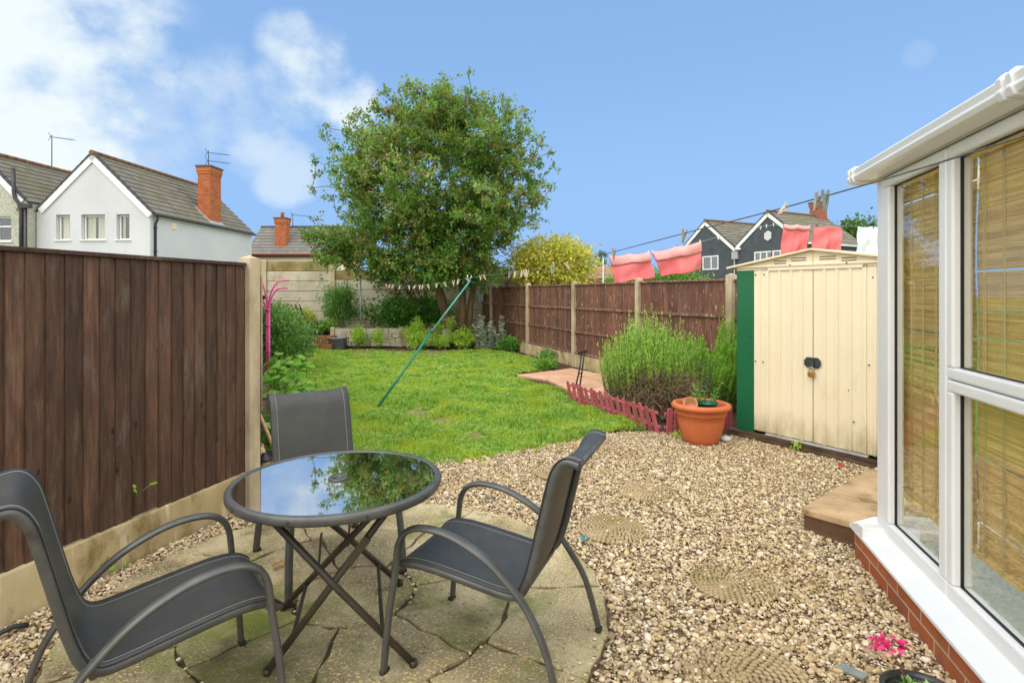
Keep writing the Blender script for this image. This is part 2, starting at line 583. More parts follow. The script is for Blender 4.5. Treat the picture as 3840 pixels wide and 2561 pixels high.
SANDSLAB = mat('pink sandstone paving', [lin(196, 150, 116), lin(222, 182, 150)], .85, 2.5, bump=.2, bscale=40, attr=.08,
               stains=[(lin(160, 120, 90), 3, .56, .76, (1, 1, 1))])
STEPTOP = mat('step slab', [lin(160, 132, 94), lin(208, 174, 132)], .9, 4, bump=.35, bscale=40, stains=[(lin(96, 82, 50), 4.2, .48, .66, (1, 1, 1)), (lin(80, 66, 46), 40, .66, .74, (1, 1, 1))])
STEPBRICK = brick_mat('step brown brick', lin(112, 82, 56), lin(92, 66, 46), lin(96, 80, 60), .22, .075, .008, grime=lin(70, 58, 36))
ROOFTILE = None
def roof_mat(name, c1, c2, moss, tw=.3):
    t = NT(name)
    b = t.new('ShaderNodeTexBrick')
    b.inputs['Scale'].default_value = 1
    b.inputs['Brick Width'].default_value = tw
    b.inputs['Row Height'].default_value = .3
    b.inputs['Mortar Size'].default_value = .006
    b.inputs['Color1'].default_value = (*c1, 1); b.inputs['Color2'].default_value = (*c2, 1)
    b.inputs['Mortar'].default_value = (*[x * .45 for x in c1], 1)
    t.link(t.coord('UV'), b.inputs['Vector'])
    n = t.noise(t.coord('Object', (1, 1, 1)), .9, 7, .65)
    col = t.mix(t.ramp(n, [(.48, (0, 0, 0)), (.72, (.8, .8, .8))]), b.outputs['Color'], moss)
    n2 = t.noise(t.coord('Object'), 14, 5, .7)
    col = t.mix(t.ramp(n2, [(.6, (0, 0, 0)), (.75, (.6, .6, .6))]), col, lin(150, 148, 138))
    t.link(col, t.b.inputs['Base Color'])
    t.b.inputs['Roughness'].default_value = .9
    t.link(t.bump(t.noise(t.coord('Object'), 30, 4), .3, .01), t.b.inputs['Normal'])
    return t.m
ROOFGREY = roof_mat('grey brown roof tiles', lin(126, 120, 106), lin(104, 98, 86), lin(108, 106, 72))
ROOFSLATE = roof_mat('grey slate roof tiles', lin(128, 124, 120), lin(104, 101, 98), lin(120, 118, 104))
RIDGE = mat('ridge tile', [lin(96, 70, 50), lin(130, 98, 66)], .9, 5, bump=.3)
VERGE = mat('dark verge tile', [lin(58, 58, 62), lin(78, 78, 80)], .8, 5)
RENDERGREY = mat('pale grey render', [lin(198, 197, 201), lin(210, 209, 212)], .9, .6, bump=.15, bscale=60, stains=[(lin(186, 184, 186), .9, .6, .85, (1, 1, .4))])
RENDERSIDE = RENDERGREY
PEBBLEDASH = mat('pebble dashed render', [lin(150, 146, 134), lin(206, 202, 190)], .95, 16, bump=.6, bscale=40, bdist=.02, detail=3)
RENDERCREAM = mat('cream render', [lin(228, 214, 190), lin(238, 226, 204)], .9, .8, bump=.1, bscale=40)
RENDERDARK = mat('charcoal render', [lin(66, 70, 76), lin(80, 84, 90)], .9, 2, bump=.4, bscale=22, bdist=.02)
WHITEPAINT = mat('white painted trim', [(.76, .76, .76), (.83, .83, .83)], .4, 2)
BLACKPLASTIC = mat('black plastic pipe', [(.018, .018, .02), (.035, .035, .037)], .4, 8)
BROWNPLASTIC = mat('brown gutter plastic', [lin(120, 62, 44), lin(140, 78, 56)], .5, 3)
TERRAPOT = mat('chimney pot clay', [lin(190, 110, 70), lin(205, 125, 85)], .8, 4)
AERIALM = mat('dark aerial metal', [(.05, .05, .05)], .5, metal=.6)
WINGLASS = glass_mat('house window glass', (.9, .93, .93), 3.0)
CURTAIN = mat('pale curtain', [lin(190, 180, 150), lin(225, 218, 196)], .9, 8, (1, 1, .05))
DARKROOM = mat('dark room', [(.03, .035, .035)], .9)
LEAD = mat('lead flashing', [lin(150, 150, 150), lin(180, 180, 178)], .6, 5)

# ================================================================ ground and its layers
mb = MB()
N_ = 48
ring = [(260 * math.cos(2 * PI * i / N_), 260 * math.sin(2 * PI * i / N_), -.06) for i in range(N_)]
b = mb.add(ring); mb.face([b + i for i in range(N_)])
struct(mb.build('ground', FARGRASS, fix=False))

def sheet(name, poly, z, material, holes=None):
    m = MB(); b = m.add([(x, y, z) for x, y in poly]); m.face([b + i for i in range(len(poly))])
    o = m.build(name, material, fix=False)
    bm = bmesh.new(); bm.from_mesh(o.data)
    for f in bm.faces:
        if f.normal.z < 0: f.normal_flip()
    bm.to_mesh(o.data); bm.free()
    return struct(o)

# line of the left fence face, of the left boundary beyond it and of the right fence
def LF(y): return -1.784 + .2825 * (y - 3.749)
def LB(y): return -.4385 * y
def RF(y): return 5.297 - .365 * y

LAWN = [(-2.05, 5.35), (-1.62, 4.98), (-1.2, 4.74), (-.63, 4.80), (-.1, 5.05), (.33, 5.38), (.8, 5.72), (1.2, 6.02), (1.38, 6.2), (1.05, 7.0), (.68, 7.9),
        (.62, 8.3), (.25, 8.9), (-.02, 9.75), (.15, 10.2), (.5, 10.55), (.78, 10.9), (.72, 11.6), (.3, 12.6), (.05, 13.2), (-.25, 13.9), (-1.2, 14.15), (-3.2, 14.05),
        (-4.4, 14.2), (-5.3, 14.0), (-5.15, 13.2), (-4.05, 10.3), (-3.06, 8.25), (-2.35, 6.6)]
# garden soil under everything, gravel at the front, lawn
sheet('garden_soil', [(-3.5, -2), (4.6, -2), (4.3, 4.0), (RF(7.0) + .3, 7.0), (RF(18.6), 18.6), (-8.2, 18.6), (LB(15.0) - .2, 15.0), (LB(4) - .1, 4.0), (-2.0, 3.6)], -.012, SOILM)
GRAV = [(-2.75, .3), (LF(.9), .9), (LF(3.9) + .02, 3.9), (-1.62, 4.35), (-1.25, 4.72), (-.63, 4.80), (-.1, 5.05), (.33, 5.38), (.8, 5.72), (1.3, 5.85),
        (1.95, 5.75), (2.3, 5.62), (2.75, 4.95), (3.25, 4.0), (2.6, 2.9), (1.87, 3.03), (1.05, -.2), (-2.75, -.2)]
sheet('gravel_bed', GRAV, -.004, GRAVELBASE)
lawn_base = sheet('lawn', LAWN, .004, LAWNBASE)

# paved path of pinkish slabs by the right fence
mb = MB()
path_q = [[(.08, 9.72), (.55, 9.2), (1.15, 9.5), (.72, 10.25)], [(.57, 9.18), (.78, 8.35), (1.55, 8.55), (1.17, 9.48)],
          [(.8, 8.32), (1.0, 7.62), (1.75, 7.7), (1.57, 8.52)], [(1.19, 9.5), (1.59, 8.56), (2.05, 8.62), (1.62, 9.7)], [(.75, 10.26), (1.18, 9.52), (1.6, 9.73), (1.1, 10.6)],
          [(1.61, 8.53), (1.8, 7.72), (2.4, 7.75), (2.07, 8.6)]]
for q in path_q:
    c = [sum(p[i] for p in q) / 4 for i in (0, 1)]
    mb.prism([(c[0] + (x - c[0]) * .985, c[1] + (y - c[1]) * .985, -.01) for x, y in q], (0, 0, .04), r=random.random())
struct(mb.build('path', SANDSLAB, bevel=.006))

# round patio of ringed slabs
PC, PR = Vector((-.73, 2.65, 0)), 1.165
mb = MB()
def slab(r0, r1, a0, a1, seed):
    rg = random.Random(seed)
    gap = .0065
    pts = []
    n = max(4, int((a1 - a0) * r1 / .07))
    ph = [rg.uniform(0, 6) for _ in range(4)]
    wob = lambda a, k: .007 * math.sin(a * 19 + ph[k]) + .004 * math.sin(a * 47 + ph[k] * 2)
    for i in range(n + 1):
        a = a0 + gap / r1 + (a1 - a0 - 2 * gap / r1) * i / n
        pts.append((a, r1 - gap + wob(a, 0)))
    m = 5
    sk = rg.uniform(-.03, .03)
    for i in range(1, m):
        k = i / m
        r = r1 + (r0 - r1) * k
        pts.append((a1 - gap / r + .01 * math.sin(r * 31 + ph[2]) / r, r))
    if r0 > .02:
        for i in range(n + 1):
            a = a1 - gap / r0 - (a1 - a0 - 2 * gap / r0) * i / n
            pts.append((a, r0 + gap + wob(a, 1)))
    else:
        pts.append((a0, .001))
    for i in range(1, m):
        k = i / m
        r = r0 + (r1 - r0) * k
        pts.append((a0 + gap / max(r, .05) + .01 * math.sin(r * 29 + ph[3]) / max(r, .2), r))
    dz = rg.uniform(-.004, .004)
    mb.prism([(PC.x + r * math.cos(a), PC.y + r * math.sin(a), -.02) for a, r in pts], (0, 0, .043 + dz), r=rg.random())
def ringslabs(r0, r1, n, a_off, seed):
    rg = random.Random(seed)
    cuts = [a_off + 2 * PI * (i + rg.uniform(-.13, .13)) / n for i in range(n)]
    for i in range(n):
        a0 = cuts[i]; a1 = cuts[(i + 1) % n] + (2 * PI if i == n - 1 else 0)
        slab(r0, r1, a0, a1, seed * 100 + i)
c_ = [(.27 + .008 * math.sin(5 * a) , a) for a in (2 * PI * i / 28 for i in range(28))]
mb.prism([(PC.x + (r - .006) * math.cos(a), PC.y + (r - .006) * math.sin(a), -.02) for r, a in c_], (0, 0, .042), r=.4)
ringslabs(.27, .72, 7, .35, 3)
ringslabs(.72, PR, 12, .05, 5)
struct(mb.build('patio', PATIOM, bevel=.006))
# mossy grit in the patio joints
mb = MB()
b = mb.add([(PC.x + (PR + .0) * math.cos(2 * PI * i / 60), PC.y + (PR + .0) * math.sin(2 * PI * i / 60), .008) for i in range(60)])
mb.face([b + i for i in range(60)])
struct(mb.build('patio_joints', mat('joint grit', [lin(58, 50, 34), lin(112, 98, 70)], .95, 25, bump=.6, bscale=90), fix=False))

# ---- pebbles
PEBM = None
def pebble_mat():
    t = NT('pebbles')
    a = t.new('ShaderNodeObjectInfo').outputs['Random']
    col = t.ramp(a, [(0, lin(226, 208, 174)), (.15, lin(208, 188, 150)), (.28, lin(192, 172, 138)), (.4, lin(236, 222, 194)), (.52, lin(176, 156, 124)), (.63, lin(214, 192, 144)),
                     (.73, lin(158, 140, 114)), (.81, lin(200, 178, 152)), (.88, lin(134, 116, 94)), (.94, lin(242, 234, 216)), (.98, lin(112, 94, 76))], 'CONSTANT')
    pos = t.coord('Position')
    f = t.ramp(t.noise(pos, 1.1, 4), [(.5, (0, 0, 0)), (.75, (.45, .45, .45))])
    col = t.mix(f, col, lin(176, 146, 86))
    n = t.noise(pos, 90, 3)
    col = t.mix(1.0, col, t.ramp(n, [(.3, (.8, .77, .73)), (.7, (1.06, 1.03, 1.0))]), 'MULTIPLY')
    t.link(col, t.b.inputs['Base Color'])
    t.b.inputs['Roughness'].default_value = .75
    t.b.inputs['Specular IOR Level'].default_value = .3
    return t.m
PEBM = pebble_mat()
pv = []
for k in range(6):
    m = MB(); rg = random.Random(k)
    m.ico((0, 0, 0), (1, rg.uniform(.62, .85), rg.uniform(.4, .6)), sub=2)
    nv = []
    for p in m.v:
        q = Vector(p)
        nz = mnoise.noise(q * 1.3 + Vector((k * 7, 3, 1)))
        nz2 = mnoise.noise(q * 2.6 + Vector((k * 3, 9, 5)))
        nv.append(tuple(q * (1 + .3 * nz + .12 * nz2)))
    m.v = nv
    pv.append(raw_obj('pebble_shape', m, PEBM))
g = np.random.default_rng(5)
n_try = 260000
x = g.uniform(-2.8, 3.3, n_try); y = g.uniform(.55, 5.95, n_try)
ok = inpoly(x, y, GRAV)
rr = np.hypot(x - PC.x, y - PC.y)
ok &= (rr > PR + .006)
STEP_O, STEP_A, STEP_B = np.array([1.718, 3.38]), np.array([.652, -.758]), np.array([.80, .59])
# nothing in the part no side step could see
ok &= ~((y < 1.3) & (np.abs(x) > 2.4))
x, y = x[ok], y[ok]
size = .0069 * np.exp(g.normal(0, .42, len(x))) * np.clip(1.12 - .1 * (y - 1.5), .72, 1.12)
size = np.clip(size, .004, .02)
zz = g.uniform(0, .012, len(x)) + .0015 * np.sin(x * 7) * np.cos(y * 5)
pts = np.stack([x, y, zz], 1)
rots = np.stack([g.normal(0, .35, len(x)), g.normal(0, .35, len(x)), g.uniform(0, 6.28, len(x))], 1)
scl = np.repeat(size[:, None], 3, 1) * g.uniform(.85, 1.2, (len(x), 3))
# stray pebbles on the patio joints and edge
MATS = [(G(px, py), .19) for px, py in ((2102, 1775), (2420, 1842), (2293, 1985), (2750, 2185), (2790, 2545))]
ns = 260
a_ = g.uniform(0, 6.28, ns); r_ = np.where(g.random(ns) < .6, PR - np.abs(g.normal(0, .05, ns)), g.choice([.72, .27], ns) + g.normal(0, .01, ns))
sp = np.stack([PC.x + r_ * np.cos(a_), PC.y + r_ * np.sin(a_), np.full(ns, .027)], 1)
mp = []
for (q, r_m), dens in zip(MATS, (70, 190, 60, 170, 60)):
    for _ in range(dens):
        a = g.uniform(0, 6.28); r = r_m * (1.02 - abs(g.normal(0, .3))) if dens < 100 else r_m * math.sqrt(g.random())
        if dens > 100 and (math.cos(a - .3) < -.2 or r < 0): continue
        mp.append((q.x + r * math.cos(a), q.y + r * math.sin(a), .024))
sp = np.concatenate([sp, np.array(mp)]); a_ = np.concatenate([a_, g.uniform(0, 6, len(mp))])
pts = np.concatenate([pts, sp]); rots = np.concatenate([rots, np.stack([a_ * 0, a_ * 0, a_], 1)]); scl = np.concatenate([scl, np.repeat(g.uniform(.004, .010, len(sp))[:, None], 3, 1)])
tag(scatter('gravel', pts, rots, scl, pv, PEBM), 'beige and brown pea gravel spread across the yard', 'gravel')

# ---- grass
GRASSM = leaf_mat('grass blades', [(0, lin(92, 140, 40)), (.35, lin(130, 180, 58)), (.68, lin(164, 206, 82)), (.9, lin(202, 222, 122)), (1, lin(222, 210, 150))], .35, .5, .3, True,
                  (lin(184, 202, 66), 1.9, .46, .68))
tv = []
for k in range(6):
    m = MB(); rg = random.Random(40 + k)
    for i in range(13):
        a = rg.uniform(0, 2 * PI); r0 = rg.uniform(0, .8)
        bx, by = r0 * math.cos(a * 1.7), r0 * math.sin(a * 1.7)
        h = rg.uniform(.55, 1.15); ln = rg.uniform(.1, .75)
        w = rg.uniform(.07, .12)
        dx, dy = math.cos(a), math.sin(a)
        sx, sy = -dy * w, dx * w
        p = [(bx - sx, by - sy, 0), (bx + sx, by + sy, 0), (bx + dx * ln * .35 + sx * .8, by + dy * ln * .35 + sy * .8, h * .6), (bx + dx * ln * .35 - sx * .8, by + dy * ln * .35 - sy * .8, h * .6),
             (bx + dx * ln, by + dy * ln, h)]
        b = m.add(p); m.face((b, b + 1, b + 2, b + 3)); m.face((b + 3, b + 2, b + 4))
    tv.append(raw_obj('grass_shape', m, GRASSM, False))
g = np.random.default_rng(9)
n_try = 150000
# denser near the camera
y = 4.7 + (14.3 - 4.7) * g.random(n_try) ** 1.55
x = g.uniform(-5.5, 1.6, n_try)
wob = lambda x, y: .5 * np.sin(x * 3.1 + 1.3 * np.sin(y * 2.3)) + .5 * np.sin(y * 3.7 + 1.7 * np.sin(x * 2.9 + 1))
ok = inpoly(x + g.normal(0, .06, n_try), y + g.normal(0, .06, n_try), LAWN)
bare = np.zeros(n_try)
for bx, by, br in ((-1.13, 6.8, .2), (-1.02, 6.55, .14), (-.79, 6.38, .16), (-.36, 5.64, .13), (-.75, 5.9, .08), (-3.6, 13.6, .35), (-1.9, 13.75, .5), (-2.6, 13.8, .4), (.1, 7.2, .1)):
    bare = np.maximum(bare, np.exp(-(((x - bx) / br) ** 2 + ((y - by) / (br * 1.5)) ** 2)))
ok &= g.random(n_try) > bare * 1.15
ok &= ~((y > 9) & (g.random(n_try) < .25))
x, y, bare = x[ok], y[ok], bare[ok]
lump = np.clip(.46 + .5 * wob(x * 1.5, y * 1.9) + .25 * np.sin(x * 11 + y * 6) * np.sin(y * 9 - x * 4), 0, 1.3)
hh = (.012 + .066 * lump ** 1.3) * (1 - .6 * bare) * g.uniform(.75, 1.3, len(x))
hh = np.where(y > 8.5, hh * .8, hh)
ww = .034 * g.uniform(.8, 1.25, len(x)) * np.where(y > 8, 1.5, 1)
pts = np.stack([x, y, np.full(len(x), .003)], 1)
rots = np.stack([g.normal(0, .12, len(x)), g.normal(0, .12, len(x)), g.uniform(0, 6.28, len(x))], 1)
scl = np.stack([ww, ww, hh], 1)
tag(scatter('grass', pts, rots, scl, tv, GRASSM), 'bright green lumpy lawn grass with a few bare patches', 'grass')
# ================================================================ left board fence
LD = V(.2718, .9624, 0); LN = V(.9624, -.2718, 0)       # along the fence, away; towards the garden
def LP(y, off=0.0, h=0.0):
    return V(LF(y), y, 0) + LN * off + Z * h
fence = empty('board_fence', 'dark brown close-boarded fence with concrete base board beside the patio chairs', 'fence', LP(3.9))
rg = random.Random(3)
def fence_bay(y0, y1, first):
    m = MB()
    y = y1
    k = 0
    while y > y0:
        w = .079 + rg.uniform(-.007, .006)
        ya = max(y - w, y0)
        bot = .212 + rg.uniform(-.035, .022)
        if k in (8, 9): bot = .235
        top = 1.60
        o = LP(ya, -.032, bot)
        d = LD * ((y - ya) / LD.y * 1.0 + .012)
        # feather edge: thick edge laps the thin one
        th = LN * (.013 + rg.uniform(0, .005)); rv = rg.random()
        if first and k == 9:            # the split board: its lower near edge has broken away
            sp_ = LD * .010
            m.prism([o + sp_, o + sp_ + th, o + d + LN * .006, o + d - LN * .004], Z * (.55 - bot), r=rv)
            m.prism([o + Z * (.55 - bot), o + th + Z * (.55 - bot), o + d + LN * .006 + Z * (.55 - bot), o + d - LN * .004 + Z * (.55 - bot)], Z * (top - .55), r=rv)
        else:
            m.prism([o, o + th, o + d + LN * .006, o + d - LN * .004], Z * (top - bot), r=rv)
        y = ya - .0005
        k += 1
    bp = m.build('board_panel', DARKFENCE, fence)
    m = MB()
    m.bar(LP(y0, -.03, 1.612), LP(y1, -.03, 1.612), .06, .022)
    m.build('capping_rail', DARKFENCE, fence, bevel=.004)
    m = MB()
    for h in (.4, .95, 1.45):
        m.bar(LP(y0, -.062, h), LP(y1, -.062, h), .04, .06)
    m.build('rail', DARKFENCE, fence)
    m = MB()
    m.obox(LP(y0, -.045, -.05), LP(y1) - LP(y0), LN * .045, Z * .275)
    m.build('gravel_board', GRAVELBOARD, fence, bevel=.006)
fence_bay(2.02, 3.80, True)
fence_bay(.1, 1.92, False)
def cpost(parent, base, d, n, h, w=.1):
    m = MB()
    o = base - d * w / 2 - n * w / 2
    m.obox(o - Z * .1, d * w, n * w, Z * (h + .1))
    c = base + Z * h
    b = m.add([o + Z * h, o + d * w + Z * h, o + d * w + n * w + Z * h, o + n * w + Z * h, c + Z * .022])
    for i in range(4):
        m.face((b + i, b + (i + 1) % 4, b + 4))
    return m.build('post', CONCRETE, parent, bevel=.008)
cpost(fence, LP(3.86, -.035), LD, LN, 1.655, .1)
cpost(fence, LP(1.97, -.035), LD, LN, 1.655, .1)

# boundary fence running straight away behind the post (seen edge on)
bf = empty('boundary_fence', 'weathered fence seen edge on behind the concrete post, running to the far wall', 'fence', V(LB(4.1), 4.1, 0))
bd = V(-.4016, .9158, 0); bn = V(.9158, .4016, 0)
m = MB(); y = 4.02
while y < 16.7:
    o = V(LB(y), y, .12) - bn * .03
    m.obox(o, bd * .098, bn * (.012 + rg.uniform(0, .006)), Z * 1.46, rg.random()); y += .0935
m.build('board_panel', REDFENCE, bf)
for y in (5.9, 7.7, 9.5, 11.3, 13.1, 14.9):
    cpost(bf, V(LB(y), y, 0) - bn * .05, bd, bn, 1.62)

# ================================================================ right fence
rf = empty('panel_fence', 'peeling brown panel fence with concrete posts along the lawn, behind the shed', 'fence', V(RF(9.02), 9.02, 0))
rd = V(-.343, .9394, 0); rn = V(-.9394, -.343, 0)          # away along the fence, towards the garden
posts = [7.07, 9.02, 11.17, 13.48, 16.1, 18.4]
def RP(y, off=0, h=0): return V(RF(y), y, 0) + rn * off + Z * h
segs = [(RP(a), RP(b_)) for a, b_ in zip(posts[:-1], posts[1:])]
e0 = RP(7.07)
segs.append((e0 + V(.55, -.835, 0) * 2.0, e0))
for i, (a, b_) in enumerate(segs):
    L = (b_ - a).length; d = (b_ - a) / L
    n = V(-d.y, d.x, 0) if V(-d.y, d.x, 0).dot(V(-1, -.3, 0)) > 0 else V(d.y, -d.x, 0)
    m = MB(); s = .05
    while s < L - .05:
        w = min(.085 + rg.uniform(-.006, .006), L - .05 - s)
        o = a + d * s - n * .03 + Z * (.235 + rg.uniform(-.004, .004))
        m.prism([o, o + n * .005, o + d * (w + .01) + n * .021, o + d * (w + .01)], Z * (1.58 - .235), r=rg.random()); s += w
    m.build('board_panel', REDFENCE, rf)
    for h, nm in ((.26, 'rail'), (.78 - .1, 'rail'), (1.13, 'rail')):
        mm = MB(); mm.bar(a + d * .05 + n * .0 + Z * h, b_ - d * .05 + n * .0 + Z * (h + rg.uniform(-.012, .012)), .034, .04); mm.build(nm, RAILWOOD, rf, bevel=.003)
    mm = MB(); mm.bar(a + d * .05 - n * .012 + Z * 1.59, b_ - d * .05 - n * .012 + Z * (1.59 + rg.uniform(-.01, .01)), .062, .028); mm.build('capping_rail', RAILWOOD, rf, bevel=.004)
    mm = MB(); mm.obox(a + d * .04 - n * .03 - Z * .06, d * (L - .08), n * .045, Z * .29); mm.build('gravel_board', GRAVELBOARD, rf, bevel=.005)
for y in posts:
    cpost(rf, RP(y, -.01), rd, rn, 1.645)

# ================================================================ far concrete slab wall
cw = empty('concrete_wall', 'tall pale concrete slab wall with posts and a mossy top row at the garden end', 'wall', V(-5.35, 17, 0))
wx = [-9.3, -7.4, -5.36, -3.57, -1.75, -.1]
for i, (a, b_) in enumerate(zip(wx[:-1], wx[1:])):
    top = 2.375 if i < 2 else 2.12
    h = top; k = 0
    while h > .1:
        m = MB(); m.box(a + .07, 17.0 + rg.uniform(-.004, .004), max(h - .288, .05), b_ - .07, 17.06, h)
        m.build('slab', SLABTOP if k == 0 else SLABWALL, cw, bevel=.009); h -= .3; k += 1
m = MB(); m.box(-9.2, 17.03, 0, -5.36, 17.05, 2.3); m.box(-5.36, 17.03, 0, -.1, 17.05, 2.05); m.build('joint_backing', SOILM, cw)
for i, x_ in enumerate(wx):
    t_ = 2.42 if i < 3 else 2.16
    if i == 2: t_ = 2.33
    m = MB(); m.box(x_ - .075, 16.95, 0, x_ + .075, 17.1, t_); m.build('post', CONCRETE, cw, bevel=.012)

# raised bed: soil, decorative block wall, sleepers
m = MB(); m.grid(lambda u, v: V(-7.3 + 7.1 * u, 15.17 + 1.85 * v, .40 + .05 * mnoise.noise(V(u * 9, v * 4, 0))), 24, 6)
m.box(-4.9, 15.19, 0, -.4, 15.3, .36)
struct(m.build('raised_bed_soil', SOILM, fix=False))
BLOCKM = mat('split stone effect concrete', [lin(184, 172, 146), lin(228, 218, 196)], .95, 3.5, bump=.6, bscale=24, bdist=.02, attr=.16, stains=[(lin(120, 104, 72), 2.5, .55, .75, (1, 1, 1))])
bw = empty('block_retaining_wall', 'low stone effect concrete retaining wall in front of the raised bed', 'wall', V(-3.4, 15.1, 0))
def block_panel(x0, x1):
    m = MB(); rgb = random.Random(int(x0 * 10))
    for r_ in range(4):
        z0 = .01 + r_ * .113; x_ = x0
        while x_ < x1 - .02:
            w = min(rgb.choice([.14, .22, .3, .42]), x1 - x_)
            if x1 - x_ - w < .06: w = x1 - x_
            if rgb.random() < .6 and w > .2:
                m.box(x_ + .008, 15.08 + rgb.uniform(-.008, .008), z0 + .006, x_ + w - .008, 15.15, z0 + .054, rgb.random())
                m.box(x_ + .008, 15.08 + rgb.uniform(-.008, .008), z0 + .064, x_ + w - .008, 15.15, z0 + .110, rgb.random())
            else:
                m.box(x_ + .008, 15.08 + rgb.uniform(-.01, .008), z0 + .006, x_ + w - .008, 15.15, z0 + .110, rgb.random())
            x_ += w
    m.box(x0, 15.075, .466, x1, 15.18, .49)
    bpn = m.build('block_panel', BLOCKM, bw, bevel=.008)
    m = MB(); m.box(x0, 15.115, 0, x1, 15.165, .465); m.build('joint_backing', SOILM, bpn)
block_panel(-4.7, -2.99); block_panel(-2.9, -1.72)
for x_ in (-4.76, -2.945, -1.68):
    m = MB(); m.box(x_ - .055, 15.06, 0, x_ + .055, 15.19, .52); m.build('post', CONCRETE, bw, bevel=.012)
m = MB(); m.box(-5.32, 14.35, 0, -4.55, 14.53, .125)
tag(m.build('timber_sleeper', SLEEPER, bevel=.01, loc=(-4.9, 14.4, 0)), 'lower orange brown timber sleeper edging the lawn, longest of the two', 'sleeper', 'timber sleepers at the end of the lawn')
m = MB(); m.box(-5.25, 14.85, .0, -4.62, 15.02, .31)
tag(m.build('timber_sleeper', SLEEPER, bevel=.01, loc=(-4.9, 14.9, 0)), 'upper timber sleeper behind the lower one, beside the wall post', 'sleeper', 'timber sleepers at the end of the lawn')
m = MB(); m.grid(lambda u, v: V(-6.6 + 2.0 * u, 14.5 + .7 * v, .11 + .19 * min(1, max(0, (v - .5) * 3))), 6, 8)
struct(m.build('step_soil', SOILM, fix=False))

# ================================================================ houses
def house_frame(O, e, d):
    return lambda s, t, h: O + e * s + d * t + Z * h

def roof_slope(m, H, s_r, h_r, s_e, h_e, t0, t1, n):
    """courses from eave (s_e,h_e) to ridge (s_r,h_r), each lapping the one below"""
    Ls = math.hypot(s_r - s_e, h_r - h_e)
    for i in range(n):
        k0, k1 = i / n, (i + 1.06) / n
        s0, h0 = s_e + (s_r - s_e) * k0, h_e + (h_r - h_e) * k0
        s1, h1 = s_e + (s_r - s_e) * min(k1, 1), h_e + (h_r - h_e) * min(k1, 1)
        lift = .045
        p = [H(s0, t0, h0 + lift), H(s0, t1, h0 + lift), H(s1, t1, h1 + .008), H(s1, t0, h1 + .008)]
        q = [H(s0, t0, h0 - .0), H(s0, t1, h0 - .0)]
        b = m.add(p + q)
        off = .15 * (i % 2)
        v0 = i * .3
        m.face((b, b + 1, b + 2, b + 3), [(off, v0 + .006), (off + t1 - t0, v0 + .006), (off + t1 - t0, v0 + .296), (off, v0 + .296)], False, random.random())
        m.face((b + 4, b + 5, b + 1, b), [(0, v0), (t1 - t0, v0), (t1 - t0, v0 + .001), (0, v0 + .001)], False)

def gable_wall(H, W, he, hr, holes, thick=.25):
    """wall in the t=0 plane with window holes [(s0,s1,h0,h1)], cut by a grid"""
    m = MB()
    ss = sorted({0, W} | {x for q in holes for x in q[:2]})
    hs = sorted({-.05, he} | {x for q in holes for x in q[2:]})
    for a, b_ in zip(ss[:-1], ss[1:]):
        for c, d_ in zip(hs[:-1], hs[1:]):
            if any(a >= q[0] - 1e-6 and b_ <= q[1] + 1e-6 and c >= q[2] - 1e-6 and d_ <= q[3] + 1e-6 for q in holes):
                continue
            i = m.add([H(a, 0, c), H(b_, 0, c), H(b_, 0, d_), H(a, 0, d_)])
            m.face((i, i + 1, i + 2, i + 3))
    i = m.add([H(0, 0, he), H(W, 0, he), H(W / 2, 0, hr)]); m.face((i, i + 1, i + 2))
    for (a, b_, c, d_) in holes:
        for p, q in (((a, c), (a, d_)), ((b_, d_), (b_, c)), ((a, d_), (b_, d_)), ((b_, c), (a, c))):
            i = m.add([H(p[0], 0, p[1]), H(q[0], 0, q[1]), H(q[0], .2, q[1]), H(p[0], .2, p[1])]); m.face((i, i + 1, i + 2, i + 3))
    return m

def window(parent, H, s0, s1, h0, h1, t, mull=(), trans=(), fw=.055, sill=True, curtain=True, frame_m=None):
    m = MB()
    bx = lambda a, b_, c, d_: m.obox(H(a, t, c), H(b_, t, c) - H(a, t, c), H(a, t + .06, c) - H(a, t, c), Z * (d_ - c))
    bx(s0, s1, h1 - fw, h1); bx(s0, s1, h0, h0 + fw); bx(s0, s0 + fw, h0 + fw, h1 - fw); bx(s1 - fw, s1, h0 + fw, h1 - fw)
    for x_ in mull: bx(x_ - fw / 2, x_ + fw / 2, h0 + fw, h1 - fw)
    for y_ in trans: bx(s0 + fw, s1 - fw, y_ - fw / 2, y_ + fw / 2)
    w = m.build('window', frame_m or WHITE_PVC, parent)
    m = MB(); i = m.add([H(s0 + fw, t + .03, h0 + fw), H(s1 - fw, t + .03, h0 + fw), H(s1 - fw, t + .03, h1 - fw), H(s0 + fw, t + .03, h1 - fw)]); m.face((i, i + 1, i + 2, i + 3))
    m.build('pane', WINGLASS, w, fix=False)
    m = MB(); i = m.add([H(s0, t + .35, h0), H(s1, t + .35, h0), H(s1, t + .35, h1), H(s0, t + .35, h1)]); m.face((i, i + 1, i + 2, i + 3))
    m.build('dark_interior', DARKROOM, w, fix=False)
    if curtain:
        spans = curtain if isinstance(curtain, list) else [(0, 1)]
        for c0, c1 in spans:
            a, b_ = s0 + (s1 - s0) * c0, s0 + (s1 - s0) * c1
            m = MB(); m.grid(lambda u, v: H(a + (b_ - a) * u, t + .12 + .025 * math.sin(u * (b_ - a) * 55), h0 + (h1 - h0) * v), 40, 1)
            m.build('curtain', CURTAIN, w, fix=False)
    if sill:
        m = MB(); m.obox(H(s0 - .08, -.06, h0 - .05), H(s1 + .08, 0, 0) - H(s0 - .08, 0, 0), H(0, t + .06, 0) - H(0, -.06, 0), Z * .045)
        m.build('sill', WHITE_PVC, w)
    return w

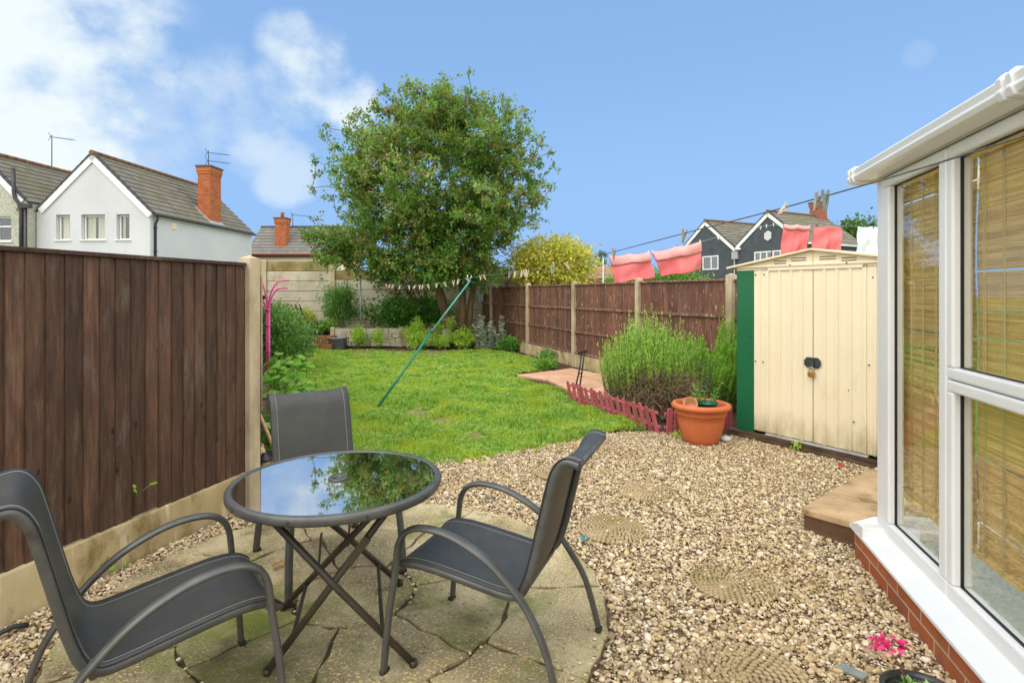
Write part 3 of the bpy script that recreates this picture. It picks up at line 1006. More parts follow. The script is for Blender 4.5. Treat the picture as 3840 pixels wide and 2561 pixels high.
def aerial(parent, base, hgt, d, n_y=1):
    m = MB(); top = base + Z * hgt
    m.tube([base, top], .022, 6)
    for k in range(n_y):
        c = top - Z * (.1 + .42 * k)
        m.tube([c - d * .1, c + d * 1.1], .012, 5)
        pr = Vector((-d.y, d.x, 0))
        for j in range(9):
            q = c + d * (.15 + .1 * j); m.tube([q - pr * .1 - Z * .05, q + pr * .1 + Z * .05], .008, 4)
        for sg in (1, -1):
            m.tube([c - d * .05, c - d * .16 + Z * .2 * sg], .012, 4)
    return m.build('tv_aerial', AERIALM, parent)

def bargeboard(parent, H, sa, ha, sb, hb, t=-.06):
    m = MB(); a, b_ = H(sa, t, ha), H(sb, t, hb); d = (b_ - a).normalized(); n = d.cross((H(0, 1, 0) - H(0, 0, 0)).normalized()).normalized()
    if n.z > 0: n = -n
    m.prism([a, b_, b_ + n * .2, a + n * .2], H(0, .05, 0) - H(0, 0, 0))
    m.prism([a + n * .2 , b_ + n * .2, b_ + n * .25, a + n * .25], (H(0, .05, 0) - H(0, 0, 0)) * .6)
    m.build('bargeboard', WHITEPAINT, parent)
    m = MB(); k = max(6, int((b_ - a).length / .3))
    for i in range(k):
        p = a + (b_ - a) * (i / k); q = a + (b_ - a) * ((i + 1.08) / k)
        m.bar(p - n * (.045 + .0) + (H(0, .06, 0) - H(0, 0, 0)), q - n * .03 + (H(0, .06, 0) - H(0, 0, 0)), .16, .07, up=-n)
    m.build('verge_tiles', VERGE, parent)

# --- light grey rendered gable house
d1 = V(.056, .998, 0).normalized(); e1 = V(.998, -.056, 0)
O1 = V(-20.17, 24.14, 0); H1 = house_frame(O1, e1, d1); W1, he1, hr1, L1 = 5.0, 4.84, 7.26, 8.3
h1 = empty('rendered_house', 'pale grey rendered house with one gable, three small windows and tall brick chimney', 'house', O1)
wins = [(.86, 1.48, 3.68, 4.74), (1.98, 3.02, 3.68, 4.74), (3.53, 4.11, 3.68, 4.74)]
gable_wall(H1, W1, he1, hr1, wins).build('wall', RENDERGREY, h1, fix=False)
m = MB()
i = m.add([H1(W1, 0, 0), H1(W1, L1, 0), H1(W1, L1, he1), H1(W1, 0, he1)]); m.face((i, i + 1, i + 2, i + 3))
i = m.add([H1(0, 0, 0), H1(0, L1, 0), H1(0, L1, he1), H1(0, 0, he1)]); m.face((i, i + 1, i + 2, i + 3))
i = m.add([H1(0, L1, 0), H1(W1, L1, 0), H1(W1, L1, he1), H1(W1 / 2, L1, hr1), H1(0, L1, he1)]); m.face((i, i + 1, i + 2, i + 3, i + 4))
m.build('side_wall', RENDERSIDE, h1, fix=False)
m = MB(); ov = .12
roof_slope(m, H1, W1 / 2, hr1 + .06, W1 + ov, he1 - ov * .97 + .06, -.06, L1 + .1, 11)
roof_slope(m, H1, W1 / 2, hr1 + .06, 0 - ov, he1 - ov * .97 + .06, -.06, L1 + .1, 11)
r1 = m.build('roof', ROOFGREY, h1, fix=False)
m = MB(); n_ = 20
for k in range(n_):
    a = -.1 + (L1 + .2) * k / n_
    m.tube([H1(W1 / 2, a, hr1 + .08), H1(W1 / 2, a + (L1 + .2) / n_ + .02, hr1 + .075)], .11, 10)
m.build('ridge', RIDGE, r1)
bargeboard(h1, H1, W1 + ov, he1 - ov * .97 + .04, W1 / 2, hr1 + .04)
bargeboard(h1, H1, .1, he1 + .14, W1 / 2, hr1 + .04)
for i, (a, b_, c, d_) in enumerate(wins):
    window(h1, H1, a + .02, b_ - .02, c + .0, d_ - .02, .16, curtain=[(0, 1)] if i == 0 else [(.0, .42), (.52, 1)] if i == 1 else [(.0, .35), (.6, 1)])
m = MB(); m.tube([H1(W1 + ov + .06, -.02, he1 - .12), H1(W1 + ov + .06, L1 + .1, he1 - .12)], .055, 8); m.build('gutter', BLACKPLASTIC, h1)
m = MB(); m.obox(H1(W1 + .02, 0, he1 - .2), (d1 * (L1 + .05)), e1 * .06, Z * .13); m.build('fascia', WHITEPAINT, h1)
m = MB(); m.tube([H1(W1 + .17, .25, he1 - .12), H1(W1 + .15, .25, he1 - .3), H1(W1 + .06, .25, he1 - .5), H1(W1 + .06, .25, 0)], .05, 8)
for hh_ in (4.2, 3.2, 2.2): m.box(*(H1(W1 + .0, .19, hh_ - .02)), *(H1(W1 + .12, .31, hh_ + .02)))
m.build('downpipe', BLACKPLASTIC, h1)
m = MB(); m.obox(H1(W1, 1.35, 4.25), d1 * .34, e1 * .03, Z * .3)
for k in range(5): m.obox(H1(W1 + .03, 1.37, 4.28 + k * .055), d1 * .3, e1 * .012, Z * .03)
m.build('wall_vent', RENDERCREAM, h1)
def chimney(parent, H, s0, s1, t0, t1, h0, h1_, pots=0, brick=None, flash=True):
    m = MB()
    ex = lambda a: (H(s0 - a, t0 - a, 0), H(s1 + a, t0 - a, 0) - H(s0 - a, t0 - a, 0), H(s0 - a, t1 + a, 0) - H(s0 - a, t0 - a, 0))
    for a, z0, z1 in ((0, h0, h1_ - .42), (.03, h1_ - .42, h1_ - .3), (.055, h1_ - .3, h1_ - .08)):
        o, x_, y_ = ex(a); m.obox(o + Z * z0, x_, y_, Z * (z1 - z0))
    ch = m.build('chimney', brick or CHIMBRICK, parent)
    m = MB(); o, x_, y_ = ex(.09); m.obox(o + Z * (h1_ - .08), x_, y_, Z * .08); m.build('cap', mat('chimney cap', [lin(84, 70, 56), lin(110, 92, 74)], .9, 6), ch)
    for k in range(pots):
        c = H((s0 + s1) / 2, t0 + (t1 - t0) * (k + .5) / pots, h1_)
        m = MB(); m.lathe([(.13, 0), (.11, .3), (.14, .32), (.14, .4), (.1, .4)], c, 14); m.build('chimney_pot', TERRAPOT, ch)
    return ch
ch = chimney(h1, H1, 4.30, 4.94, 4.4, 5.35, 4.75, 7.78)
m = MB(); m.prism([H1(4.2, 4.3, 5.68), H1(5.08, 4.3, 4.84), H1(5.08, 5.5, 4.84), H1(4.2, 5.5, 5.68)], Z * .06); m.build('flashing', LEAD, h1)
aerial(h1, H1(4.55, 4.9, 7.78), .85, V(.95, .1, -.1), 2)

# --- pebble dashed neighbour house, its gable runs out of the picture
O2 = V(-24.6, 24.0, 0); H2 = house_frame(O2, e1, d1); W2, he2, hr2, L2 = 4.36, 5.2, 7.36, 8.6
h2 = empty('pebbledash_house', 'pebble dashed house cut by the edge, black soil pipe on its gable', 'house', O2)
w2 = (3.0, 3.66, 3.6, 4.64)
gable_wall(H2, W2, he2, hr2, [w2]).build('wall', PEBBLEDASH, h2, fix=False)
m = MB()
for s_ in (0, W2):
    i = m.add([H2(s_, 0, 0), H2(s_, L2, 0), H2(s_, L2, he2), H2(s_, 0, he2)]); m.face((i, i + 1, i + 2, i + 3))
m.build('side_wall', PEBBLEDASH, h2, fix=False)
m = MB()
roof_slope(m, H2, W2 / 2, hr2 + .06, W2 + .02, he2 + .04, -.06, L2 + .1, 10)
roof_slope(m, H2, W2 / 2, hr2 + .06, -.1, he2 - .04, -.06, L2 + .1, 10)
r2 = m.build('roof', ROOFGREY, h2, fix=False)
m = MB()
for k in range(20):
    a = -.1 + 8.8 * k / 20; m.tube([H2(W2 / 2, a, hr2 + .08), H2(W2 / 2, a + .46, hr2 + .075)], .11, 10)
m.build('ridge', RIDGE, r2)
bargeboard(h2, H2, W2 - .1, he2 + .12, W2 / 2, hr2 + .04)
bargeboard(h2, H2, -.1, he2 - .06, W2 / 2, hr2 + .04)
window(h2, H2, w2[0] + .01, w2[1] - .01, w2[2], w2[3] - .01, .08, trans=(4.22,), curtain=False)
m = MB()
bx_ = H2(W2 - .62, -.12, 0)
m.tube([H2(3.86, -.12, 6.62), H2(3.9, -.12, 5.6), H2(3.95, -.12, 5.36), H2(4.2, -.12, 5.05), H2(4.22, -.12, 4.8), H2(4.22, -.12, 0)], .075, 10)
m.build('soil_pipe', BLACKPLASTIC, h2)
m = MB(); m.tube([H2(4.4, -.12, 5.0), H2(4.4, -.12, 0)], .06, 8); m.box(*H2(4.15, -.22, 4.95), *H2(4.62, -.02, 5.14)); m.build('downpipe', BLACKPLASTIC, h2)
m = MB(); m.obox(H2(3.9, -.012, 4.85), e1 * .24, d1 * .02, Z * .12); m.build('air_brick', RIDGE, h2)
m = MB(); m.lathe([(.16, 0), (.14, .5), (.17, .52), (.17, .6), (.12, .6)], H2(1.35, 5.5, 7.15), 14); m.build('chimney_pot', TERRAPOT, h2)
m = MB(); m.obox(H2(1.0, 5.1, 6.2), e1 * .7, d1 * .8, Z * .95); m.build('chimney', CHIMBRICK, h2)
aerial(h2, H2(W2 / 2, 3.6, hr2 + .1), 1.6, V(.97, .1, -.12), 1)
m = MB(); m.obox(H2(3.75, 3.0, 5.75), e1 * .2, d1 * .3, Z * .12); m.build('roof_vent', WHITEPAINT, r2)

# --- cream house behind the wall
O3 = V(-17.73, 38, 0); e3 = V(1, 0, 0); d3 = V(0, 1, 0); H3 = house_frame(O3, e3, d3); W3, D3 = 6.4, 4.6
h3 = empty('cream_house', 'cream house with slate roof and orange chimney behind the concrete wall', 'house', O3)
m = MB(); m.box(O3.x + .1, 38.1, 0, O3.x + W3, 38 + D3, 4.1); m.build('wall', RENDERCREAM, h3)
m = MB()
HH = house_frame(O3, d3, e3)
roof_slope(m, HH, 2.3, 6.07, -.15, 4.0, -.05, W3 + .1, 9)
roof_slope(m, HH, 2.3, 6.07, 4.75, 4.0, -.05, W3 + .1, 9)
for t_ in (.1, W3):
    i = m.add([HH(0, t_, 4.1), HH(4.6, t_, 4.1), HH(2.3, t_, 6.05)]); m.face((i, i + 1, i + 2))
r3 = m.build('roof', ROOFSLATE, h3, fix=False)
m = MB(); m.tube([HH(2.3, -.05, 6.12), HH(2.3, W3 + .1, 6.12)], .09, 8); m.build('ridge', ROOFSLATE, r3)
m = MB(); m.tube([H3(-.05, -.22, 4.0), H3(W3 + .1, -.22, 4.0)], .07, 8); m.box(O3.x, 37.9, 3.82, O3.x + W3, 38.02, 3.97); m.build('gutter', BROWNPLASTIC, h3)
m = MB(); m.tube([H3(4.6, -.22, 3.95), H3(4.75, -.1, 3.6), H3(4.75, -.05, 0)], .05, 8); m.build('downpipe', BROWNPLASTIC, h3)
chimney(h3, H3, 1.68, 2.42, .5, 1.2, 4.2, 6.55, 1)
aerial(h3, H3(2.55, 1.4, 6.0), .95, V(.7, .7, 0), 1)

# --- charcoal double gabled house
gd = V(-.473, .881, 0); dd = V(.881, .473, 0)
A0 = V(17.55, 39.0, 0)
h4 = empty('charcoal_house', 'charcoal rendered house with two white trimmed gables and a brick chimney', 'house', A0)
def gable4(apex, L):
    O = apex - gd * 2.78
    H = house_frame(O, gd, dd); W = 5.56; he, hr = 4.72, 6.95
    gable_wall(H, W, he, hr, []).build('wall', RENDERDARK, h4, fix=False)
    m = MB()
    roof_slope(m, H, W / 2, hr + .06, -.14, he - .06, -.05, L, 10)
    roof_slope(m, H, W / 2, hr + .06, W + .1, he - .04, -.05, L, 10)
    r_ = m.build('roof', ROOFGREY, h4, fix=False)
    m = MB()
    for k in range(12):
        m.tube([H(W / 2, -.1 + (L + .1) * k / 12, hr + .09), H(W / 2, -.1 + (L + .1) * (k + 1.05) / 12, hr + .085)], .11, 8)
    m.build('ridge', RIDGE, r_)
    bargeboard(h4, H, -.1, he - .04, W / 2, hr + .04); bargeboard(h4, H, W + .02, he, W / 2, hr + .04)
    return H, W
HA, WA = gable4(V(14.92, 43.9, 0), 6.0)
HB, WB = gable4(A0, 6.4)
m = MB(); i = m.add([HB(0, 0, 0), HB(0, 5.8, 0), HB(0, 5.8, 4.72), HB(0, 0, 4.72)]); m.face((i, i + 1, i + 2, i + 3)); m.build('side_wall', RENDERDARK, h4, fix=False)
m = MB(); m.tube([HB(-.2, 0, 4.62), HB(-.2, 5.9, 4.62)], .06, 8); m.build('gutter', WHITEPAINT, h4)
# windows sit just proud of the render
def win4(H, px0, px1, py0, py1, mull, apexz, cur):
    z = apexz
    O = H(0, 0, 0)
    def s_of(px):                                   # where the picture column meets the wall plane
        k = (px - 1920) / F
        return (k * O.y - O.x) / (gd.x - k * gd.y)
    s0, s1 = s_of(px1), s_of(px0)
    q = O + gd * (s0 + s1) / 2
    hz = lambda py: EYE - (py - HZ) / F * q.y
    window(h4, H, min(s0, s1), max(s0, s1), hz(py1), hz(py0), -.05, mull=[min(s0, s1) + abs(s1 - s0) * k for k in mull], sill=False, curtain=cur, fw=.08)
win4(HA, 2636, 2695, 960, 1012, [.45], 43, [(0, 1)])
win4(HB, 2830, 2930, 942, 990, [.28, .52, .76], 40, False)
m = MB()
c = HB(2.75, -.08, 5.35); m.prism([c + gd * (.33 * math.cos(a)) + Z * (.36 * math.sin(a)) for a in (PI / 6 + PI / 3 * k for k in range(6))], dd * .08)
m.build('alarm_box', RENDERGREY, h4, bevel=.02)
m = MB(); c = HB(5.1, -.1, 4.6); m.ico(c, (.14, .14, .1), sub=2); m.box(c.x - .03, c.y, c.z - .05, c.x + .03, c.y + .15, c.z + .05); m.build('security_camera', WHITEPAINT, h4)
m = MB(); m.tube([HA(-.05, -.1, 4.5), HA(-.05, -.1, 0)], .05, 8); m.obox(HA(-.35, -.18, 3.9), gd * .5, dd * .15, Z * .55); m.build('downpipe', LEAD, h4)
chimney(h4, HB, 2.4, 3.15, 5.05, 5.95, 6.3, 8.05, 0, CHIMBROWN)
# ================================================================ conservatory
CU = V(.237, .9715, 0); CN = V(-.9715, .237, 0); C0 = V(1.912, 2.98, 0)
def C(a, b_, h): return C0 + CU * a + CN * b_ + Z * h
cons = empty('conservatory', 'white framed conservatory with brick base and long sill at the picture edge', 'conservatory', C0)
def cbox(m, a0, a1, b0, b1, h0, h1_):
    m.obox(C(a0, b0, h0), CU * (a1 - a0), CN * (b1 - b0), Z * (h1_ - h0)); return m
A_END = -4.2
m = MB(); cbox(m, A_END, -.02, -.02, .08, -.15, .165); cbox(m, -.02, .08, -2.4, .08, -.15, .165); m.build('dwarf_wall', BRICK, cons)
m = MB()
prof = [(-.09, .235), (-.005, .225), (.100, .184), (.110, .178), (.110, .162), (.05, .166), (-.09, .165)]
m.prism([C(.07, b_, h) for b_, h in prof], CU * (A_END - .07))
m.build('sill', WHITE_PVC, cons, bevel=.003)
m = MB(); m.prism([C0 + CN * .109 + CU * (-.035 + b_) + Z * h for b_, h in prof], -CN * 2.5); m.build('sill', WHITE_PVC, cons, bevel=.003)
# corner post and frames
m = MB(); cbox(m, -.075, 0, -.075, 0, .2, 2.0); m.build('corner_post', WHITE_PVC, cons, bevel=.006)
m = MB(); cbox(m, -.082, -.076, -.06, -.004, .225, 1.99); m.build('post_joint', GASKET, cons)
GLASS = glass_mat('window glass', (.95, .97, .94), 1.7, 1.5)
def light(a0, a1, h0, h1_, fw=(.05, .05, .05, .05), proud=.012):
    """one glazed light: bevelled frame, gasket, pane"""
    fn, ff, fb, ft = fw
    m = MB()
    for (x0, x1, z0, z1) in ((a0, a1, h1_ - ft, h1_), (a0, a1, h0, h0 + fb), (a0, a0 + fn, h0 + fb, h1_ - ft), (a1 - ff, a1, h0 + fb, h1_ - ft)):
        cbox(m, x0, x1, -.06, proud, z0, z1)
    fr = m.build('window_frame', WHITE_PVC, cons, bevel=.01, segs=3)
    m = MB(); e = .005; A0_, A1_, B0_, B1_ = a0 + fn, a1 - ff, h0 + fb, h1_ - ft
    for (x0, x1, z0, z1) in ((A0_, A1_, B1_ - e, B1_), (A0_, A1_, B0_, B0_ + e), (A0_, A0_ + e, B0_, B1_), (A1_ - e, A1_, B0_, B1_)):
        cbox(m, x0, x1, -.026, -.015, z0, z1)
    m.build('gasket', GASKET, fr)
    m = MB(); i = m.add([C(A0_, -.02, B0_), C(A1_, -.02, B0_), C(A1_, -.02, B1_), C(A0_, -.02, B1_)]); m.face((i, i + 1, i + 2, i + 3))
    m.build('pane', GLASS, fr, fix=False)
HT = 2.0
light(-.742, -.084, .205, HT, (.062, .095, .075, .05))
FU, FL = (.05, .046, .046, .05), (.05, .046, .075, .046)
light(-1.75, -.747, 1.083, HT, FU); light(-1.75, -.747, .205, 1.079, FL)
light(-2.75, -1.755, 1.083, HT, FU); light(-2.75, -1.755, .205, 1.079, FL)
light(-3.75, -2.755, 1.083, HT, FU); light(-3.75, -2.755, .205, 1.079, FL)
CREAMPVC = mat('cream soffit', [(.62, .60, .52)], .5)
m = MB(); cbox(m, A_END, .02, -.07, .02, 2.003, 2.085); m.build('eaves_beam', CREAMPVC, cons, bevel=.004)
gp = [(.022, 2.075), (.105, 2.078), (.118, 2.066), (.112, 2.04), (.118, 2.03), (.108, 2.012), (.085, 2.006), (.022, 2.006)]
m = MB(); m.prism([C(.09, b_, h) for b_, h in gp], CU * (A_END - .1)); gut = m.build('gutter', WHITE_PVC, cons, bevel=.003)
m = MB(); m.prism([C0 + CN * .02 + CU * b_ + Z * h for b_, h in gp], -CN * 2.45); m.build('gutter', WHITE_PVC, cons, bevel=.003)
gb = [(.024, 2.083), (.11, 2.086), (.127, 2.068), (.121, 2.04), (.127, 2.028), (.114, 2.003), (.086, 1.998), (.024, 1.998)]
for a in (.062, -1.30):
    m = MB(); m.prism([C(a, b_, h) for b_, h in gb], -CU * .028); m.prism([C(a - .05, b_, h) for b_, h in gb], -CU * .028)
    m.build('gutter_bracket', WHITE_PVC, gut, bevel=.003)
# translucent roof, end wall, room
POLY = NT('roof polycarbonate')
tl = POLY.new('ShaderNodeBsdfTranslucent'); tl.inputs[0].default_value = (.95, .95, .92, 1)
tp = POLY.new('ShaderNodeBsdfTransparent'); tp.inputs[0].default_value = (.92, .92, .9, 1)
mx = POLY.new('ShaderNodeMixShader'); mx.inputs[0].default_value = .5
POLY.link(tl.outputs[0], mx.inputs[1]); POLY.link(tp.outputs[0], mx.inputs[2]); POLY.link(mx.outputs[0], POLY.out.inputs[0])
m = MB(); m.prism([C(.05, .0, 2.09), C(.05, -2.4, 2.75), C(A_END, -2.4, 2.75), C(A_END, 0, 2.09)], Z * .016); m.build('roof', POLY.m, cons)
TILEF = mat('conservatory floor tile', [lin(150, 160, 150), lin(180, 188, 176)], .35, 3, bump=.05)
m = MB()
for i in range(10):
    for j in range(5):
        cbox(m, -.10 - .4 * i - .396, -.10 - .4 * i, -.09 - .4 * j - .396, -.09 - .4 * j, .15, .198)
m.build('floor_tiles', TILEF, cons)
m = MB(); cbox(m, A_END, -.02, -2.4, -2.36, .1, 2.7)
i = m.add([C(A_END, -.08, .1), C(A_END, -2.4, .1), C(A_END, -2.4, 2.6), C(A_END, -.08, 2.1)]); m.face((i, i + 1, i + 2, i + 3)); m.build('inner_wall', mat('inner plaster', [lin(196, 180, 150)], .9), cons)
m = MB()
for b_ in (-2.36, -1.6, -.85):
    m.obox(C0 + CN * b_ - CU * .06 + Z * .2, CU * .06, CN * .08, Z * 1.8)
m.obox(C0 - CN * 2.36 - CU * .06 + Z * 1.93, CU * .06, CN * 2.3, Z * .07); m.obox(C0 - CN * 2.36 - CU * .06 + Z * .2, CU * .06, CN * 2.3, Z * .07)
ew = m.build('end_frame', WHITE_PVC, cons, bevel=.006)
m = MB(); i = m.add([C(-.03, -2.36, .27), C(-.03, -.07, .27), C(-.03, -.07, 1.93), C(-.03, -2.36, 1.93)]); m.face((i, i + 1, i + 2, i + 3)); m.build('pane', GLASS, ew, fix=False)

# bamboo blinds behind the glass
def bamboo_mat():
    t = NT('bamboo slats')
    a = t.attr('rnd')
    col = t.ramp(a, [(0, lin(226, 196, 126)), (.5, lin(238, 212, 146)), (.9, lin(246, 226, 168)), (1, lin(206, 172, 106))])
    n = t.noise(t.coord('Object', (1, 1, 60)), 6, 3)
    col = t.mix(1.0, col, t.ramp(n, [(.3, (.75, .75, .75)), (.7, (1.15, 1.15, 1.15))]), 'MULTIPLY')
    t.link(col, t.b.inputs['Base Color']); t.b.inputs['Roughness'].default_value = .6
    tr = t.new('ShaderNodeBsdfTranslucent'); t.link(col, tr.inputs[0])
    ms = t.new('ShaderNodeMixShader'); ms.inputs[0].default_value = .55
    t.link(t.b.outputs[0], ms.inputs[1]); t.link(tr.outputs[0], ms.inputs[2]); t.link(ms.outputs[0], t.out.inputs[0])
    return t.m
BAMBOO = bamboo_mat()
CORD = mat('blind cord', [lin(206, 190, 150)], .8)
def blind(a0, a1, h0, h1_, b_, label):
    r_ = empty('bamboo_blind', label, 'blind', C((a0 + a1) / 2, b_, h1_), 'bamboo blinds behind the conservatory glass')
    m = MB(); h = h1_; g_ = random.Random(int(a0 * 100))
    while h > h0:
        w = .0075
        if g_.random() > .03:
            m.obox(C(a0 + g_.uniform(-.003, .003), b_ + .004 * math.sin(h * 9), h - w * .86), CU * (a1 - a0), CN * .002, Z * w * .86, g_.random())
        h -= w
    m.build('slats', BAMBOO, r_, fix=False)
    n = max(3, int((a1 - a0) / .11))
    for k in range(n):
        a = a0 + (a1 - a0) * (k + .5) / n
        m = MB(); m.tube([C(a, b_ + .007, h0 - .01), C(a, b_ + .007, h1_)], .0022, 5); m.tube([C(a + .012, b_ + .007, h0 - .01), C(a + .012, b_ + .007, h1_)], .0016, 5); m.build('cord', CORD, r_, fix=False)
    m = MB(); m.bar(C(a0, b_, h0 - .012), C(a1, b_, h0 - .012), .012, .02); m.build('bottom_rail', BAMBOO, r_)
    m = MB(); m.bar(C(a0, b_, h1_ + .012), C(a1, b_, h1_ + .012), .03, .024); m.build('head_rail', BAMBOO, r_)
blind(-.76, -.03, .42, 1.95, -.085, 'bamboo blind behind the narrow pane next to the corner post')
blind(-1.745, -.775, .42, 1.95, -.085, 'wide bamboo blind behind the window with a crossbar')
blind(-2.745, -1.76, .42, 1.95, -.085, 'bamboo blind behind the window farthest along, cut by the edge')

# step in front of the conservatory end
so, sa, sb = V(1.718, 3.38, 0), V(.652, -.758, 0), V(.80, .59, 0)
sb = V(.758, .652, 0)
st = empty('garden_step', 'low brick step with two stained slabs beside the conservatory corner', 'step', so)
m = MB(); m.obox(so + sa * .012 + sb * .012 - Z * .12, sa * .5, sb * 1.1, Z * .225); m.build('brick_base', STEPBRICK, st)
m = MB(); m.obox(so + Z * .106, sa * .52, sb * .43, Z * .042); m.build('slab', STEPTOP, st, bevel=.008)
m = MB(); m.obox(so + sb * .436 + Z * .106, sa * .52, sb * .43, Z * .043); m.build('slab', STEPTOP, st, bevel=.008)
m = MB(); m.obox(so + sb * .872 + Z * .106, sa * .52, sb * .3, Z * .042); m.build('slab', STEPTOP, st, bevel=.008)

# ================================================================ metal shed
SU = V(-.55, .835, 0).normalized(); SN = V(-.835, -.55, 0).normalized(); S0 = V(2.6875, 5.08, 0)
def S(s, n_, h): return S0 + SU * s + SN * n_ + Z * h
CREAM = mat('cream painted steel', [lin(233, 218, 186), lin(242, 229, 199)], .42, 1.3, spec=.4, stains=[(lin(206, 184, 134), 2.2, .58, .85, (1, 1, .5)), (lin(176, 160, 110), 9, .7, .8, (1, 1, .4))], bump=.04, bscale=5, bdist=.02)
CREAMD = mat('cream painted steel lower', [lin(222, 198, 150), lin(232, 210, 165)], .45, 1.3)
def dirty(m, col, z0, z1):
    # splash dirt that sticks to the lowest part of a panel
    t = m.node_tree; b = t.nodes['Principled BSDF']; src = b.inputs['Base Color'].links[0].from_socket
    tcn = t.nodes.new('ShaderNodeTexCoord'); sp = t.nodes.new('ShaderNodeSeparateXYZ'); t.links.new(tcn.outputs['Object'], sp.inputs[0])
    mr = t.nodes.new('ShaderNodeMapRange'); mr.inputs[1].default_value = z1; mr.inputs[2].default_value = z0; t.links.new(sp.outputs[2], mr.inputs[0])
    nz_ = t.nodes.new('ShaderNodeTexNoise'); nz_.inputs['Scale'].default_value = 9; nz_.inputs['Detail'].default_value = 8; nz_.inputs['Roughness'].default_value = .7
    mp = t.nodes.new('ShaderNodeMapping'); mp.inputs['Scale'].default_value = (1, 1, .3); t.links.new(tcn.outputs['Object'], mp.inputs[0]); t.links.new(mp.outputs[0], nz_.inputs['Vector'])
    mu = t.nodes.new('ShaderNodeMath'); mu.operation = 'MULTIPLY'; t.links.new(mr.outputs[0], mu.inputs[0]); t.links.new(nz_.outputs['Fac'], mu.inputs[1])
    rp = t.nodes.new('ShaderNodeMapRange'); rp.inputs[1].default_value = .22; rp.inputs[2].default_value = .6; rp.inputs[4].default_value = .8; t.links.new(mu.outputs[0], rp.inputs[0])
    mx_ = t.nodes.new('ShaderNodeMix'); mx_.data_type = 'RGBA'; t.links.new(rp.outputs[0], mx_.inputs[0]); t.links.new(src, mx_.inputs[6]); mx_.inputs[7].default_value = (*col, 1)
    t.links.new(mx_.outputs[2], b.inputs['Base Color'])
dirty(CREAM, lin(150, 130, 78), .06, .55)
GREEN = mat('green painted steel', [lin(22, 92, 58), lin(28, 104, 66)], .4, 2, bump=.05, bscale=3, bdist=.02, spec=.4)
GREENEDGE = mat('green trim', [lin(20, 70, 48)], .45)
GALV = mat('galvanised strip', [lin(170, 172, 172), lin(205, 206, 205)], .4, 8, metal=.5)
SCREW = mat('dark screw', [(.02, .02, .02)], .5)
shed = empty('metal_shed', 'cream and green metal garden shed with padlocked double doors', 'shed', S0)
B = .09
def sbox(m, s0, s1, n0, n1, h0, h1_):
    m.obox(S(s0, n0, h0), SU * (s1 - s0), SN * (n1 - n0), Z * (h1_ - h0)); return m
# ribbed doors
def ribbed(s0, s1, h0, h1_, n0, ribs, depth=.012):
    """sheet with pressed vertical ribs, profile extruded upwards"""
    pts = [(s0, n0)]
    for c in ribs:
        pts += [(c - .016, n0), (c - .009, n0 + depth), (c + .009, n0 + depth), (c + .016, n0)]
    pts.append((s1, n0))
    back = [(s1, n0 - .012), (s0, n0 - .012)]
    m = MB(); m.prism([S(a, b_, h0) for a, b_ in pts + back], Z * (h1_ - h0)); return m
doorL = ribbed(.004, .42, B, 1.63, -.002, [.10, .205, .315], .013).build('door', CREAM, shed)
doorR = ribbed(-.42, -.004, B, 1.63, -.002, [-.32, -.21, -.105], .013).build('door', CREAM, shed)
m = MB()
for s0, s1 in ((.42, .45), (-.45, -.42)): sbox(m, s0, s1, -.02, .014, B - .0, 1.665)
sbox(m, -.45, .45, -.02, .014, 1.632, 1.668)
m.build('door_frame', CREAM, shed, bevel=.004)
ribbed(.45, .58, B, 1.64, .0, [.515]).build('front_panel', CREAM, shed)
ribbed(-.58, -.45, B, 1.64, .0, [-.515]).build('front_panel', CREAM, shed)
m = MB(); sbox(m, .58, .77, -.02, .006, B - .03, 1.645); m.build('corner_panel', GREEN, shed, bevel=.003)
m = MB(); sbox(m, -.77, -.58, -.02, .006, B - .03, 1.645); m.build('corner_panel', GREEN, shed, bevel=.003)
# gable header with vents, slots are thin strips with recess shade put in their colour
he_, hr_ = 1.664, 1.80
m = MB(); m.prism([S(.77, -.018, 1.645), S(-.77, -.018, 1.645), S(-.77, -.018, 1.68), S(0, -.018, hr_), S(.77, -.018, 1.68)], SN * .02); gb_ = m.build('gable', CREAM, shed)
m = MB(); sbox(m, -.78, .78, .0, .022, 1.668, 1.690); m.build('header_rail', CREAM, shed, bevel=.003)
m = MB()
for sg in (1, -1):
    for (c0, c1) in ((.06, .2), (.25, .37)):
        for k in range(3):
            hh_ = 1.712 + k * .022 - (.02 if c0 > .2 else 0) + .004
            if hh_ + .012 < hr_ - .155 * c1: sbox(m, sg * c0, sg * c1, .0015, .008, hh_, hh_ + .007)
m.build('vent_slots', mat('painted slot shade', [lin(120, 104, 70)], .6), gb_)
m = MB(); sbox(m, -.004, .004, .002, .01, 1.69, hr_ - .01); m.build('gable_seam', CREAMD, gb_)
m = MB()
sk = (hr_ - he_) / .86
for sg in (1, -1):
    m.prism([S(sg * .86, .05, he_), S(0, .05, hr_ + .003), S(0, .05, hr_ + .022), S(sg * .86, .05, he_ + .02)], -SN * .95)
m.build('roof', mat('cream roof edge', [lin(236, 222, 190), lin(226, 208, 170)], .5, 3), shed, bevel=.003)
m = MB(); sbox(m, .75, .77, -.85, -.021, B, 1.64); sbox(m, -.77, -.75, -.85, -.021, B, 1.64); sbox(m, -.75, .75, -.85, -.83, B, 1.64); m.build('side_wall', GREEN, shed)
m = MB(); sbox(m, -.47, .44, .004, .045, B - .022, B - .004); m.build('threshold', GALV, shed, bevel=.003)
m = MB()
